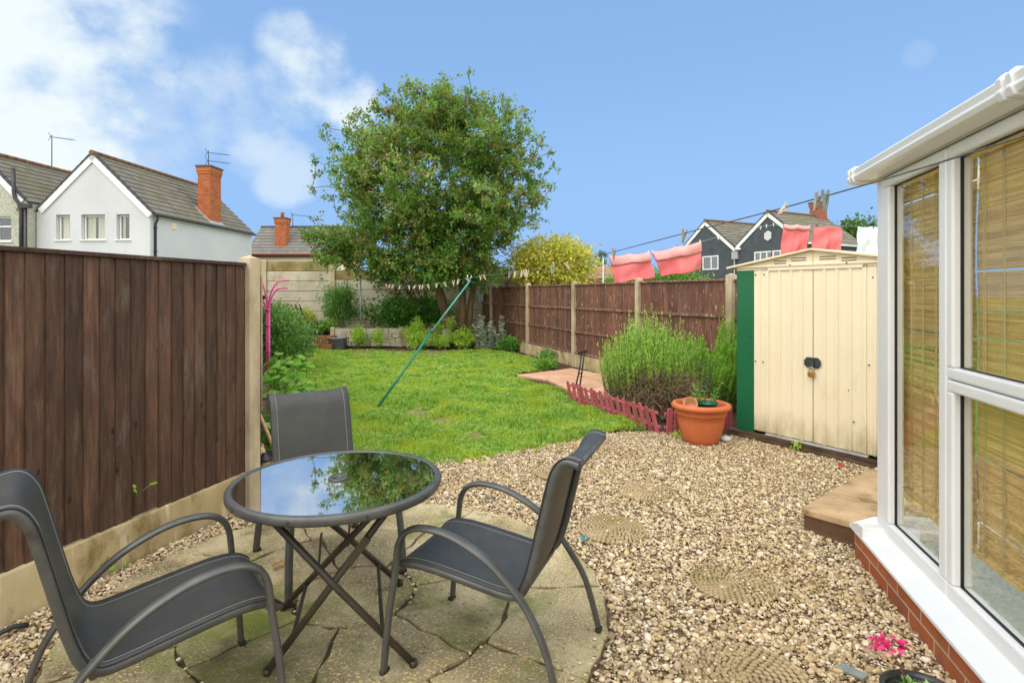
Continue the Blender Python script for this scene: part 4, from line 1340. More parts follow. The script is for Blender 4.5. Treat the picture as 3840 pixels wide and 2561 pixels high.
for s_, h_ in ((.56, .76), (.48, .76), (-.47, .83), (-.55, .82), (.56, 1.6), (.47, 1.6), (.2, 1.679), (-.3, 1.679), (-.5, 1.55), (-.31, .6), (-.35, .34), (.6, .8), (.62, 1.0)):
    n0 = .0225 if h_ > 1.67 else .006 if s_ < .6 else .006
    m.lathe([(.0065, 0), (.0065, .006), (.003, .008)], (0, 0, 0), 8)
    nb = 8 * 3
    for i in range(len(m.v) - nb, len(m.v)):
        x_, y_, z_ = m.v[i]; m.v[i] = tuple(S(s_, n0 + z_, h_) + SU * x_ + Z * y_)
m.build('screws', SCREW, shed, fix=False)
# hasp and padlock
m = MB(); c = S(.0, .006, .80)
oct_ = [(-.075, .02), (-.05, .048), (.05, .048), (.075, .02), (.075, -.02), (.05, -.045), (-.05, -.045), (-.075, -.02)]
m.prism([c + SU * x_ + Z * y_ for x_, y_ in oct_], SN * .006)
m.obox(c - SU * .018 + SN * .006 - Z * .05, SU * .036, SN * .012, Z * .095)
for x_ in (-.055, .055):
    m.ico(c + SU * x_ + SN * .008, (.008, .008, .008))
m.build('hasp', mat('grey hasp metal', [(.06, .06, .065), (.1, .1, .1)], .45, 20, metal=.6), shed, bevel=.002)
BRASS = mat('brass', [lin(176, 138, 70), lin(196, 158, 84)], .4, 20, metal=.75)
pl = empty('padlock', 'brass padlock hanging from the grey hasp on the shed doors', 'padlock', S(0, .03, .70))
m = MB(); m.obox(S(-.03, .016, .675), SU * .06, SN * .024, Z * .05); m.build('lock_body', BRASS, pl, bevel=.006)
m = MB(); m.tube([S(-.02, .028, .72), S(-.02, .028, .745), S(-.015, .028, .757), S(0, .028, .764), S(.015, .028, .757), S(.02, .028, .745), S(.02, .028, .72)], .0045, 8); m.build('shackle', GALV, pl)
# timber base of the shed
m = MB(); sbox(m, -1.1, .84, -.1, .055, -.02, .062); sbox(m, -1.1, .7, .056, .085, -.02, .035)
tag(m.build('timber_bearer', OLDTIMBER, bevel=.01, loc=S(0, 0, 0)), 'rotten dark timber bearer under the front of the metal shed', 'timber')

# neighbour's timber shed behind the far corner of the fence
ns_ = empty('neighbouring_shed', 'grey brown boarded shed showing over the far fence behind the tree', 'shed', V(-.6, 17.6, 0))
a, b_ = V(-1.6, 18.75, 0), V(.62, 15.95, 0); d_ = (b_ - a).normalized(); n_ = V(d_.y, -d_.x, 0)
if n_.y > 0: n_ = -n_
m = MB(); h = .1
while h < 1.94:
    m.obox(a - n_ * .1 + Z * h, b_ - a, n_ * (.09 + rg.uniform(0, .01)), Z * .118, rg.random()); h += .12
m.build('board_wall', GREYBOARD, ns_)
m = MB(); m.obox(b_ - d_ * .0 - n_ * .12, d_ * .07, n_ * .14, Z * 2.02); m.build('corner_trim', WHITEPAINT, ns_)
m = MB(); m.obox(a - d_ * .1 + n_ * .1 + Z * 2.0, (b_ - a) + d_ * .3, -n_ * 1.6, Z * .06); m.build('roof', ROOFSLATE, ns_)

# low brick-red roofed building far right of the maple, by the hedge
lb = empty('distant_building', 'low red roofed building far behind the hedge and conifer', 'building', V(7.2, 46, 0))
m = MB(); m.box(4.5, 46, 0, 9.5, 51, 2.6); m.build('wall', mat('red brick far', [lin(150, 92, 76)], .9), lb)
m = MB(); m.prism([(4.3, 45.8, 2.6), (9.7, 45.8, 2.6), (9.2, 48.5, 3.7), (4.8, 48.5, 3.7)], (0, 0, .05)); m.build('roof', mat('red tile far', [lin(158, 104, 92), lin(170, 118, 104)], .9, 2), lb)
# ================================================================ plants
BARK = mat('brown bark', [lin(80, 62, 44), lin(140, 112, 80)], .9, 6, (1, 1, .25), .8, 20, bdist=.02, stains=[(lin(160, 140, 110), 4, .6, .75, (1, 1, .5))])
TWIG = mat('dark twig', [lin(70, 52, 38), lin(104, 80, 58)], .9, 10)
STEMG = mat('green stem', [lin(90, 120, 50), lin(120, 150, 70)], .7, 10)

TREELEAF = leaf_mat('tree leaves', [(0, lin(62, 100, 38)), (.3, lin(96, 140, 54)), (.55, lin(124, 166, 70)), (.75, lin(150, 178, 98)), (.86, lin(174, 194, 132)), (.87, lin(140, 96, 60)), (1, lin(178, 130, 84))], .5, .42, .5)

def ball(n, c, r, g, shell=.0):
    d = norm(g.normal(size=(n, 3)))
    k = (shell + (1 - shell) * g.random(n)) ** (1 / 3 if shell == 0 else 1)
    return np.array(c)[None] + d * k[:, None] * np.array(r)[None]

def branches(mb, base_nodes, targets, step=.3, tip=.006, pw=.5, maxr=.2, n=5):
    """connect every target to the nearest earlier node; thickness from what hangs on it"""
    nodes = [Vector(p) for p in base_nodes[0]]
    par = list(base_nodes[1])
    nb = len(nodes)
    arr = np.array([tuple(p) for p in nodes])
    root = arr[0]
    order = np.argsort(np.linalg.norm(targets - arr[nb - 1], axis=1))
    leaf_dirs = np.zeros((len(targets), 3))
    for ti in order:
        t = targets[ti]
        dv = t[None] - arr
        dist = np.linalg.norm(dv, axis=1)
        cost = dist + .25 * np.linalg.norm(arr - root, axis=1) * 0 + np.where(dv[:, 2] < -.1, .4, 0)
        i = int(np.argmin(cost))
        p = Vector(arr[i]); L = dist[i]
        k = max(1, int(L / step))
        prev = i
        new = []
        side = Vector((random.uniform(-1, 1), random.uniform(-1, 1), random.uniform(-.2, .8))) * L * .10
        for j in range(1, k + 1):
            f = j / k
            q = p.lerp(Vector(t), f) + side * math.sin(PI * f)
            nodes.append(q); par.append(prev); prev = len(nodes) - 1; new.append(tuple(q))
        leaf_dirs[ti] = np.array(nodes[prev]) - np.array(nodes[par[prev]])
        arr = np.concatenate([arr, np.array(new)])
    cnt = [0.0] * len(nodes)
    kids = [0] * len(nodes)
    for i in range(len(nodes) - 1, 0, -1):
        if kids[i] == 0: cnt[i] = 1
        if par[i] >= 0:
            cnt[par[i]] += cnt[i]; kids[par[i]] += 1
    rad = [min(maxr, tip * max(c, 1) ** pw) for c in cnt]
    for i in range(nb, len(nodes)):
        a, b_ = nodes[par[i]], nodes[i]
        if (b_ - a).length > 1e-4:
            mb.tube([a, b_], [min(rad[par[i]], rad[i] * 1.6), rad[i]], n, cap=False)
    return leaf_dirs

# --- the big multi-stemmed tree in the corner
g = np.random.default_rng(21)
TB = V(-1.55, 15.3, .3)
tree = empty('garden_tree', 'big round leafy tree with several brown stems in the far corner', 'tree', TB)
cz = 14.8
def pc(px, py, y): return tuple(P(px, py, y))
blobs = [(pc(1640, 690, cz), (2.6, 2.3, 2.26), 370), (pc(1600, 430, cz), (1.45, 1.3, .8), 84), (pc(1790, 520, cz), (1.3, 1.3, 1.2), 84), (pc(1395, 600, cz), (1.0, 1.2, 1.15), 66),
         (pc(1920, 720, cz), (1.0, 1.0, 1.0), 60), (pc(1280, 935, cz - .3), (.95, .9, .75), 62), (pc(1440, 950, cz - .5), (1.15, 1.1, .75), 60), (pc(1660, 1000, cz - .6), (1.35, 1.0, .55), 62),
         (pc(1820, 880, cz - .3), (.7, .9, .85), 42), (pc(1790, 1030, cz - .6), (.7, .8, .35), 22), (pc(1560, 840, cz), (1.9, 1.5, .8), 70), (pc(1380, 780, cz), (1.0, 1.0, .9), 34), (pc(1760, 800, cz - .9), (1.3, .8, .8), 46), (pc(1500, 1000, cz - .8), (1.2, .7, .42), 40), (pc(1720, 960, cz - .9), (1.0, .7, .5), 34)]
T = np.concatenate([ball(n, c, r, g, .35) for c, r, n in blobs])
T = T[T[:, 2] > 1.55]
# ragged outer twigs
core = np.array(pc(1640, 690, cz))
out = norm(g.normal(size=(90, 3))); out[:, 2] = np.abs(out[:, 2]) * 1.1 - .25
out = norm(out)
T2 = core + out * np.array([2.85, 2.4, 2.5]) * g.uniform(.94, 1.13, (90, 1))
T2 = T2[T2[:, 2] > 2.0]
sx = [1215, 1330, 1420, 1560, 1640, 1770, 1880, 1985, 2060, 2070, 2050, 2010, 1250, 1275, 1180, 1160, 1240, 1960]
sy = [500, 470, 335, 320, 315, 335, 370, 430, 560, 690, 740, 830, 620, 700, 810, 900, 860, 400]
T3 = np.array([pc(a, b_ + 14, cz + g.uniform(-.5, .5)) for a, b_ in zip(sx, sy)])
TA = np.concatenate([T, T2, T3])
m = MB()
stems = [[TB + V(-.12, 0, -.3), TB + V(-.14, 0, .1), TB + V(-.24, -.05, .6), TB + V(-.42, -.1, 1.3), TB + V(-.55, -.15, 2.0), TB + V(-.7, -.2, 2.8), TB + V(-.75, -.2, 3.6)],
         [TB + V(.2, .05, -.3), TB + V(.2, .05, .1), TB + V(.22, .05, .8), TB + V(.2, 0, 1.5), TB + V(.3, -.05, 2.2), TB + V(.45, -.1, 3.0)],
         [TB + V(.36, .1, -.3), TB + V(.37, .1, .1), TB + V(.42, .12, .8), TB + V(.55, .1, 1.5), TB + V(.95, .1, 2.4)]]
rad = [[.19, .155, .125, .115, .105, .085, .06], [.13, .105, .095, .085, .075, .055], [.12, .1, .085, .07, .05]]
for s_, r_ in zip(stems, rad):
    m.tube(s_, r_, 12)
nodes, par = [], []
for s_ in stems:
    for i, p in enumerate(s_):
        nodes.append(p); par.append(len(nodes) - 2 if i else (-1 if not par else 0))
# let crown branches leave only the upper stem parts
keepn = [p if p.z > 1.9 else V(p.x, p.y, p.z - 60) for p in nodes]
LDIR = branches(m, (keepn, par), TA, .35, .0075, .48, .07)
m.build('trunk', BARK, tree, fix=False)
pos, dirs, rnds = [], [], []
outer = np.linalg.norm((TA - core) / np.array([2.9, 2.5, 2.6]), axis=1)
for i, t in enumerate(TA):
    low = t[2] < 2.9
    k = 88 if i < len(T) else 34
    if i < len(T) and outer[i] > .75: k = 70
    d = norm(LDIR[i:i + 1])[0]
    sp = .23 if i < len(T) else .12
    nt = 7 if i < len(T) else 3
    tw = norm(g.normal(size=(nt, 3)) * .7 + d[None] * .8 + np.array([0, 0, .15]))
    ln = g.uniform(.12, .46, nt) if i < len(T) else g.uniform(.1, .28, nt)
    which = g.integers(0, nt, k); u = g.random(k) ** .7
    p = t[None] - d[None] * .1 + tw[which] * (ln[which] * u)[:, None] + g.normal(size=(k, 3)) * .035
    pos.append(p)
    dirs.append(tw[which] * .7 + g.normal(size=(k, 3)) * .65 + np.array([0, 0, -.05]))
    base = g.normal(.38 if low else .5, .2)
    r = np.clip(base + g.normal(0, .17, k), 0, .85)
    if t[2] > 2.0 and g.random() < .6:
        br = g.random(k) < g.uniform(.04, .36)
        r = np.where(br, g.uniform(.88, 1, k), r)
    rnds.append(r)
pos = np.concatenate(pos); dirs = np.concatenate(dirs); rnds = np.concatenate(rnds)
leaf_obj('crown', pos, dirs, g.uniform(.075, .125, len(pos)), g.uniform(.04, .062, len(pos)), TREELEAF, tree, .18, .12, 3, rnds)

# --- generic leafy shrub
def shrub(name, label, cat, c, r, n, L, W, material, seed, clumps=40, spread=.18, up=.5, base_h=0.0, stems=12, stem_mat=None, droop=.15, group=None, fold=.2, stem_r=.006, cshape=.35, rn=None, part='foliage'):
    g = np.random.default_rng(seed)
    c = Vector(c)
    root = V(c.x, c.y, base_h)
    o = empty(name, label, cat, root, group)
    K = ball(clumps, tuple(c), r, g, cshape)
    K = K[K[:, 2] > base_h + .02]
    per = max(1, n // len(K))
    pos, dirs, rn_ = [], [], []
    for k in K:
        out = norm(((k - np.array(c)) / np.array(r))[None] + np.array([[0, 0, up]]))[0]
        p = k[None] + g.normal(size=(per, 3)) * spread * np.array([1, 1, .8])
        pos.append(p); dirs.append(out[None] + g.normal(size=(per, 3)) * .6 + np.array([0, 0, up * .5]))
        rn_.append(np.clip(g.normal(.5, .16) + g.normal(0, .18, per), 0, 1))
    pos = np.concatenate(pos); dirs = np.concatenate(dirs); rn_ = np.concatenate(rn_)
    ok = pos[:, 2] > base_h + .01
    pos, dirs, rn_ = pos[ok], dirs[ok], rn_[ok]
    if rn: rn_ = rn(pos, rn_, g)
    leaf_obj(part, pos, dirs, g.uniform(L * .7, L * 1.2, len(pos)), g.uniform(W * .75, W * 1.2, len(pos)), material, o, fold, droop, seed, rn_)
    m = MB()
    for k in range(stems):
        t = Vector(K[k * len(K) // max(stems, 1) % len(K)])
        q = root + V(g.uniform(-.3, .3) * r[0], g.uniform(-.3, .3) * r[1], -.03)
        m.tube([q, q.lerp(t, .5) + V(0, 0, .1 * r[2]), t], [stem_r, stem_r * .8, stem_r * .4], 5)
    m.build('stem', stem_mat or TWIG, o, fix=False)
    return o

def LM(name, a, b_, c, tr=.3, rough=.45, spec=.4):
    return leaf_mat(name, [(0, lin(*a)), (.5, lin(*b_)), (1, lin(*c))], tr, rough, spec)
L_YEL = LM('yellow maple leaves', (172, 180, 66), (226, 216, 96), (248, 236, 146), .4)
L_DARK = LM('dark hedge leaves', (60, 116, 38), (92, 154, 54), (140, 190, 92), .3, .35, .55)
L_MID = LM('mid green leaves', (64, 112, 42), (98, 148, 62), (150, 188, 104), .3, .4, .5)
L_LIME = LM('lime green leaves', (150, 196, 52), (192, 226, 82), (222, 240, 132), .45)
L_YG = LM('yellow green leaves', (120, 140, 40), (176, 186, 60), (206, 206, 100), .3)
L_SILV = LM('silver leaves', (140, 152, 128), (176, 186, 164), (208, 214, 198), .15, .8, .1)
L_LAV = LM('grey lavender leaves', (96, 118, 80), (130, 146, 108), (160, 150, 170), .2, .7, .2)
L_RED = LM('reddish acer leaves', (84, 66, 34), (110, 104, 48), (136, 84, 52), .3)
L_BROAD = LM('broad soft leaves', (88, 150, 40), (132, 190, 62), (176, 216, 104), .45, .6, .15)
L_FAR = LM('distant tree leaves', (52, 84, 34), (84, 120, 50), (120, 150, 76), .2)
L_CON = LM('conifer foliage', (52, 76, 56), (76, 100, 76), (100, 122, 94), .1, .7)
L_HEDGE = LM('bright hedge leaves', (78, 126, 36), (112, 164, 52), (150, 192, 84), .3)

# yellow maple beyond the fence
shrub('yellow_maple', 'rounded maple with yellow green leaves beyond the fence, right of the tree', 'tree', P(2065, 1000, 15.2) + V(0, 0, .0), (1.12, .95, .72), 15000, .12, .06, L_YEL, 31, 190, .17, .25, 0, 26, BARK, .25, stem_r=.03, fold=.1)
# ivy hedge along the wall on the raised bed
shrub('ivy_hedge', 'dark green ivy covered hedge along the far wall on the raised bed', 'hedge', V(-2.95, 16.2, .86), (1.35, .4, .42), 5200, .085, .075, L_DARK, 32, 150, .13, .3, .42, 8, TWIG, .3)
shrub('laurel_shrub', 'tall dark leafy shrub on the raised bed left of the grey line pole', 'shrub', V(-4.85, 16.1, 1.0), (.55, .4, .82), 3600, .11, .034, L_MID, 33, 70, .12, .8, .42, 12, TWIG, .2)
shrub('spotted_shrub', 'yellow and green low shrub between lattice and retaining wall', 'shrub', V(-5.75, 15.6, .65), (.55, .35, .26), 1500, .075, .04, L_YG, 34, 40, .1, .5, .3, 8)
shrub('low_green_plant', 'low fresh green plant beside the end post of the retaining wall', 'plant', V(-5.05, 15.5, .52), (.35, .25, .16), 700, .08, .05, L_HEDGE, 45, 22, .08, .4, .32, 6)
shrub('lavender_plant', 'greyish lavender plant with mauve tips at the lawn corner', 'plant', V(-5.35, 14.25, .32), (.36, .34, .3), 1900, .07, .014, L_LAV, 35, 50, .07, 1.0, 0, 14)
shrub('leafy_shrub', 'tall leafy shrub with narrow green leaves around the pink stand', 'shrub', V(-4.2, 10.3, .58), (.5, .75, .62), 6500, .105, .026, L_MID, 36, 120, .12, .8, 0, 24, STEMG, .25)
# acer with leaning stems in front of the wall
ac = empty('small_acer', 'small reddish leaved tree with leaning stems left of the big tree', 'tree', V(-2.35, 16.3, .45))
m = MB()
for a, b_ in (((-.1, 0, 0), (-.75, -.2, 1.25)), ((.0, 0, 0), (-.25, 0, 1.4)), ((.12, .05, 0), (.15, .1, 1.3)), ((-.05, 0, 0), (-.5, .1, 1.0))):
    q = V(-2.35, 16.3, .42); m.tube([q + V(*a), q + (V(*a) + V(*b_)) * .5 + V(.06, 0, .08), q + V(*b_)], [.06, .042, .02], 8)
m.build('trunk', BARK, ac)
g = np.random.default_rng(37)
K = np.concatenate([ball(26, (-3.1, 16.0, 1.62), (.6, .4, .22), g), ball(10, (-2.5, 16.2, 1.75), (.4, .4, .2), g)])
pos = np.concatenate([k[None] + g.normal(size=(34, 3)) * .1 for k in K])
leaf_obj('crown', pos, g.normal(size=pos.shape) + np.array([0, 0, -.2]), .09, .03, L_RED, ac, .1, .3, 37)

# lime plants along the foot of the retaining wall and in front of the tree
LIMEG = 'lime green bushy plants along the retaining wall'
lim = [('narrow lime green plant directly beside the grey bucket', (-4.02, 14.85, .28), (.2, .2, .33), 900), ('slim lime green plant between bucket plant and bare soil', (-3.5, 14.85, .26), (.14, .16, .3), 520),
       ('tall lime green bush in front of the middle wall post', (-2.55, 14.9, .36), (.32, .25, .42), 1300), ('small upright lime bush leaning on the wall right of the middle post', (-1.98, 15.0, .34), (.2, .16, .3), 480),
       ('low wide lime green bush at the lawn edge below the green prop', (-2.3, 14.5, .2), (.46, .24, .24), 1500), ('lime green bush under the tree trunks next to silver plant', (-1.22, 14.55, .24), (.34, .3, .27), 1200),
       ('thin lime sprig growing at the foot of the tree trunk', (-1.62, 14.85, .42), (.1, .1, .36), 330), ('low lime bush between wall end and tree foot', (-1.78, 14.5, .17), (.2, .2, .19), 520)]
for i, (lb_, c, r, n) in enumerate(lim):
    shrub('lime_bush', lb_, 'shrub', V(*c), r, n, .06, .034, L_LIME, 50 + i, max(10, n // 26), .055, .7, 0, 8, STEMG, .2, group=LIMEG)
# lamb's ear with upright spikes
g = np.random.default_rng(38)
sv = empty('silver_plant', 'silvery grey plant with upright woolly spikes before the fence corner', 'plant', V(-.55, 14.3, 0))
m = MB(); pos, dirs = [], []
for k in range(30):
    b_ = V(-.55 + g.uniform(-.38, .38), 14.3 + g.uniform(-.22, .22), 0); h = g.uniform(.35, .86)
    t = b_ + V(g.uniform(-.12, .12), g.uniform(-.1, .1), h)
    m.tube([b_, b_.lerp(t, .5), t], [.004, .004, .005], 4)
    for j in range(70):
        f = g.uniform(.05, 1.0); p = b_.lerp(t, f); a = g.uniform(0, 6.28)
        pos.append(tuple(p)); dirs.append((math.cos(a), math.sin(a), .5))
m.build('stem', mat('woolly stem', [lin(140, 152, 122), lin(170, 180, 154)], .9, 20), sv, fix=False)
leaf_obj('foliage', pos, dirs, g.uniform(.05, .11, len(pos)), .04, L_SILV, sv, .1, .2, 38)
shrub('dark_low_plant', 'dark green low spreading plant at the fence corner right of silver plant', 'plant', V(.02, 14.1, .13), (.42, .28, .16), 1200, .085, .04, L_DARK, 39, 36, .08, .5, 0, 8, group=None)
shrub('creeping_weed', 'bright green weed patch along the fence foot by the path', 'plant', V(.62, 11.0, .06), (.22, .55, .07), 900, .045, .03, L_HEDGE, 40, 40, .05, .6, 0, 6)
shrub('edge_weed', 'dark leafy weeds against the concrete base of the fence', 'plant', V(.75, 12.0, .08), (.16, .5, .1), 700, .06, .04, L_MID, 41, 30, .06, .6, 0, 6)
# broad leaved plant by the left border
g = np.random.default_rng(42)
bp = empty('hollyhock', 'broad leaved hollyhock plants in the left border below the pink stand', 'plant', V(-3.0, 7.5, 0))
m = MB(); pos, dirs, nr = [], [], []
for k in range(70):
    f = k / 70
    yy = 6.2 + 2.3 * g.random(); xx = -.44 * yy + .12 + g.uniform(0, .5)
    b_ = V(xx, yy, 0); h = g.uniform(.16, .6) * (1.1 if yy > 7 else .8)
    t = b_ + V(g.uniform(-.06, .12), g.uniform(-.15, .05), h)
    m.tube([b_, b_.lerp(t, .5) + V(0, 0, .03), t], [.006, .005, .004], 5)
    for j in range(3):
        a = g.uniform(0, 6.28); q = b_.lerp(t, g.uniform(.55, 1))
        pos.append(tuple(q)); dirs.append((math.cos(a), math.sin(a) - .5, .1)); nr.append((g.normal() * .3, -.5 + g.normal() * .3, 1))
m.build('stem', STEMG, bp, fix=False)
leaf_obj('foliage', pos, dirs, g.uniform(.08, .155, len(pos)), g.uniform(.08, .14, len(pos)), L_BROAD, bp, .08, .25, 42, nrm=np.array(nr), rounded=True)
shrub('border_weeds', 'dark low leaves on the border soil behind the chair', 'plant', V(-2.2, 5.35, .1), (.22, .5, .12), 420, .09, .06, L_MID, 43, 22, .06, .6, 0, 6)

def picket_side(p):
    # positive on the bed side of the picket line, negative over the lawn; also kept back from the short front row
    return (p[0] - 1.50) * .927 + (p[1] - 5.72) * .375
# --- big lavender bush: spiky bright shoots over a brown woody skirt
def spiky(name, label, c, rx, ry, h, n, green, seed, need=.022, per=26, lean=.55, dead=True, spikes=True, lean_dir=(0, 0)):
    g = np.random.default_rng(seed)
    c = Vector(c); o = empty(name, label, 'shrub', c)
    m = MB(); pos, dirs, rn = [], [], []
    dp, dd_, dr = [], [], []
    md = MB()
    for k in range(n):
        a = g.uniform(0, 2 * PI); q = math.sqrt(g.random())
        ox, oy = math.cos(a) * q, math.sin(a) * q
        b_ = c + V(ox * rx * .35, oy * ry * .35, .02)
        hh = h * (1 - .42 * q * q) * g.uniform(.82, 1.08)
        t = c + V(ox * rx + lean_dir[0] * hh, oy * ry + lean_dir[1] * hh, hh * g.uniform(.8, 1.0))
        mid = b_.lerp(t, .55) + V(ox * rx * .18, oy * ry * .18, -.08 * q)
        pts = [b_, b_.lerp(mid, .55), mid, mid.lerp(t, .55) + V(0, 0, .02), t]
        if spikes and g.random() < .5:
            t2 = t + V(g.normal() * .012, g.normal() * .012, g.uniform(.08, .2)); pts[-1] = t2
        m.tube(pts, [.004, .0035, .003, .0022, .0015], 3, cap=False)
        ps = [np.array(p) for p in pts]
        for j in range(per):
            f = g.uniform(.34 + .1 * q, 1.0) * 4
            i = min(3, int(f)); p = ps[i] + (ps[i + 1] - ps[i]) * (f - i)
            d = ps[i + 1] - ps[i]; d = d / (np.linalg.norm(d) + 1e-9)
            if p[2] < h * .3 and g.random() < .6: continue
            if dead and p[1] < c.y - .05 and p[2] < h * (.36 + .14 * math.sin(p[0] * 9) + .1 * math.sin(p[0] * 23)) and g.random() < .9: continue
            if p[2] < .42 and (picket_side(p) < .06 or p[1] < 5.95): continue
            if spikes and picket_side(p) < -.10 + .1 * p[2]: continue
            pos.append(p); dirs.append(d * 1.7 + g.normal(size=3) * .45); rn.append(np.clip(g.normal(.25 + .55 * f / 4, .16), 0, 1))
    m.build('stem', STEMG, o, fix=False)
    leaf_obj('foliage', np.array(pos), np.array(dirs), g.uniform(need * .7, need * 1.3, len(pos)) * 1.5, need * .30, green, o, .1, .1, seed, np.array(rn))
    if dead:
        for k in range(2200):
            a = g.uniform(PI * .95, 2.05 * PI); q = g.uniform(.35, 1.0)
            b_ = c + V(math.cos(a) * rx * q * .85, math.sin(a) * ry * q * .8, g.uniform(0, .42))
            t = b_ + V(math.cos(a) * g.uniform(.1, .32) + g.normal() * .1, math.sin(a) * g.uniform(.1, .32), g.uniform(-.12, .26))
            t.z = max(t.z, .02)
            if min(picket_side(b_), picket_side(t)) < .05 or min(t.y, b_.y) < 5.85: continue
            md.tube([b_, b_.lerp(t, .5) + V(g.normal() * .03, g.normal() * .03, .05), t], [.004, .003, .0015], 3, cap=False, rnd=g.random())
            for j in range(9):
                p = np.array(b_.lerp(t, g.uniform(.3, 1.05))) + g.normal(size=3) * .02
                dp.append(p); dd_.append(g.normal(size=3)); dr.append(g.random())
        w = md.build('dead_twigs', mat('dead lavender twigs', [lin(112, 88, 66), lin(176, 150, 120)], .9, 20), o, fix=False)
        leaf_obj('dead_leaves', np.array(dp), np.array(dd_), g.uniform(.02, .045, len(dp)), .006, LM('dry leaves', (96, 76, 56), (142, 118, 90), (176, 160, 136), .1, .8, .1), w, .1, .2, seed + 1, np.array(dr))
    return o
L_LAVG = leaf_mat('lavender shoots', [(0, lin(110, 156, 56)), (.4, lin(158, 212, 72)), (.75, lin(196, 234, 104)), (1, lin(220, 240, 150))], .5, .5, .3)
L_BROOM = leaf_mat('feathery shrub leaves', [(0, lin(92, 150, 46)), (.5, lin(142, 202, 66)), (1, lin(184, 224, 100))], .5, .5, .3)
spiky('lavender_bush', 'large bright green spiky lavender bush with brown woody skirt inside picket edging', V(1.64, 6.85, 0), .60, .58, 1.10, 820, L_LAVG, 60, .026, 36)
spiky('feathery_shrub', 'dense feathery green shrub between the lavender and the shed', V(2.15, 6.9, 0), .56, .5, .92, 420, L_BROOM, 61, .034, 34, dead=False, spikes=False)
spiky('fence_shrub', 'small feathery green shrub between fence post and green shed panel', V(2.66, 6.95, 0), .17, .2, 1.36, 90, L_BROOM, 62, .034, 40, dead=False, spikes=False)
# plants beyond the fences
shrub('clipped_hedge', 'bright green clipped hedge beyond the fence under the pink washing', 'hedge', V(6.1, 25, 1.9), (2.5, .8, .55), 5200, .14, .08, L_HEDGE, 70, 130, .2, .4, 0, 6, TWIG, .2, stem_r=.03)
shrub('distant_conifer', 'tall narrow conifer far away right of the yellow maple', 'tree', V(9.45, 60, 3.6), (.55, .55, 3.0), 2200, .3, .1, L_CON, 71, 90, .16, 1.0, 0, 4, TWIG, .1, stem_r=.05, cshape=.1)
shrub('distant_tree', 'leafy tree behind the charcoal house near the white towel', 'tree', V(30.6, 50, 5.2), (3.0, 2.5, 2.6), 9000, .3, .2, L_FAR, 72, 150, .4, .5, 0, 12, BARK, .2, stem_r=.12)
shrub('bush_beyond_fence', 'green bush behind the left fence glimpsed through its split board', 'shrub', V(-2.55, 2.95, .6), (.25, .6, .5), 1500, .06, .04, L_LIME, 73, 50, .08, .5, 0, 8)

# leafy sprig that pokes through the left fence
g = np.random.default_rng(74)
sp = empty('weed_sprig', 'green leafy weed poking through the dark fence above its base board', 'plant', LP(3.02, .02, .36))
m = MB()
root = LP(3.02, -.02, .33)
q1 = LP(3.04, .03, .38); q2 = LP(3.0, .02, .30)
m.tube([root, q1, LP(3.06, .05, .40)], .0018, 4); m.tube([root, LP(3.0, .025, .36), LP(2.98, .03, .41)], .0015, 4); m.build('stem', STEMG, sp, fix=False)
pos = [tuple(LP(3.05, .05, .40)), tuple(LP(3.07, .05, .395)), tuple(LP(2.98, .03, .405)), tuple(LP(2.985, .03, .38)), tuple(LP(2.975, .028, .39))]
leaf_obj('foliage', pos, [(.7, .6, .1), (.2, .9, .3), (0, -.2, 1), (.1, -.3, .8), (.3, .2, .7)], [.03, .026, .022, .026, .02], [.035, .03, .02, .02, .02], L_LIME, sp, .1, .1, 74, rounded=True)
# small weeds
for i, (p, n, lb_) in enumerate(((LP(2.86, .03, .0), 26, 'small green weed at the foot of the mossy gravel board'), (V(2.62, 5.2, 0) + V(-.1, -.12, 0), 40, 'green weed under the timber bearer left of the shed door'),
                                 (V(3.06, 4.25, 0), 30, 'tiny weed at the right end of the timber bearer'), (V(1.62, 5.52, 0), 60, 'green weeds beside the terracotta planter under the picket edging'),
                                 (V(1.3, 5.85, 0), 50, 'yellowish weeds between the lawn corner and picket edging'))):
    shrub('small_weed', lb_, 'plant', p + V(0, 0, .03), (.05, .05, .04), n, .03, .018, L_LIME if i % 2 else L_HEDGE, 80 + i, 6, .025, .8, 0, 4, STEMG, .1, stem_r=.0015)
# ================================================================ chairs
FRAME = mat('dark grey powder coat', [lin(80, 80, 78), lin(98, 98, 95)], .38, 12, metal=.25, spec=.5, bump=.08, bscale=120, bdist=.001, stains=[(lin(60, 52, 44), 9, .56, .8, (1, 1, 1))])
LEGM = mat('grimy grey tube', [lin(60, 55, 48), lin(84, 77, 67)], .45, 10, metal=.2, stains=[(lin(84, 66, 46), 14, .55, .75, (1, 1, 1))])
def sling_mat():
    t = NT('sling mesh fabric')
    v = t.coord('UV', (230, 420, 1))
    w = t.new('ShaderNodeTexChecker'); w.inputs['Scale'].default_value = 1
    t.link(v, w.inputs['Vector'])
    w.inputs[1].default_value = (*lin(50, 50, 50), 1); w.inputs[2].default_value = (*lin(78, 78, 77), 1)
    n = t.noise(t.coord('Object'), 5, 6, .65)
    col = t.mix(t.ramp(n, [(.45, (0, 0, 0)), (.75, (.45, .45, .45))]), w.outputs[0], lin(92, 96, 80))
    s = t.noise(t.coord('UV', (3, 60, 1)), 6, 3)
    col = t.mix(1.0, col, t.ramp(s, [(.3, (.86, .86, .86)), (.7, (1.12, 1.12, 1.12))]), 'MULTIPLY')
    t.link(col, t.b.inputs['Base Color']); t.b.inputs['Roughness'].default_value = .5
    t.b.inputs['Specular IOR Level'].default_value = .45
    t.link(t.bump(w.outputs['Fac'], .12, .001), t.b.inputs['Normal'])
    return t.m
SLING = sling_mat()
STITCH = mat('pale stitching', [lin(150, 150, 150)], .8)
CAPM = mat('plastic foot', [(.02, .02, .02)], .6)

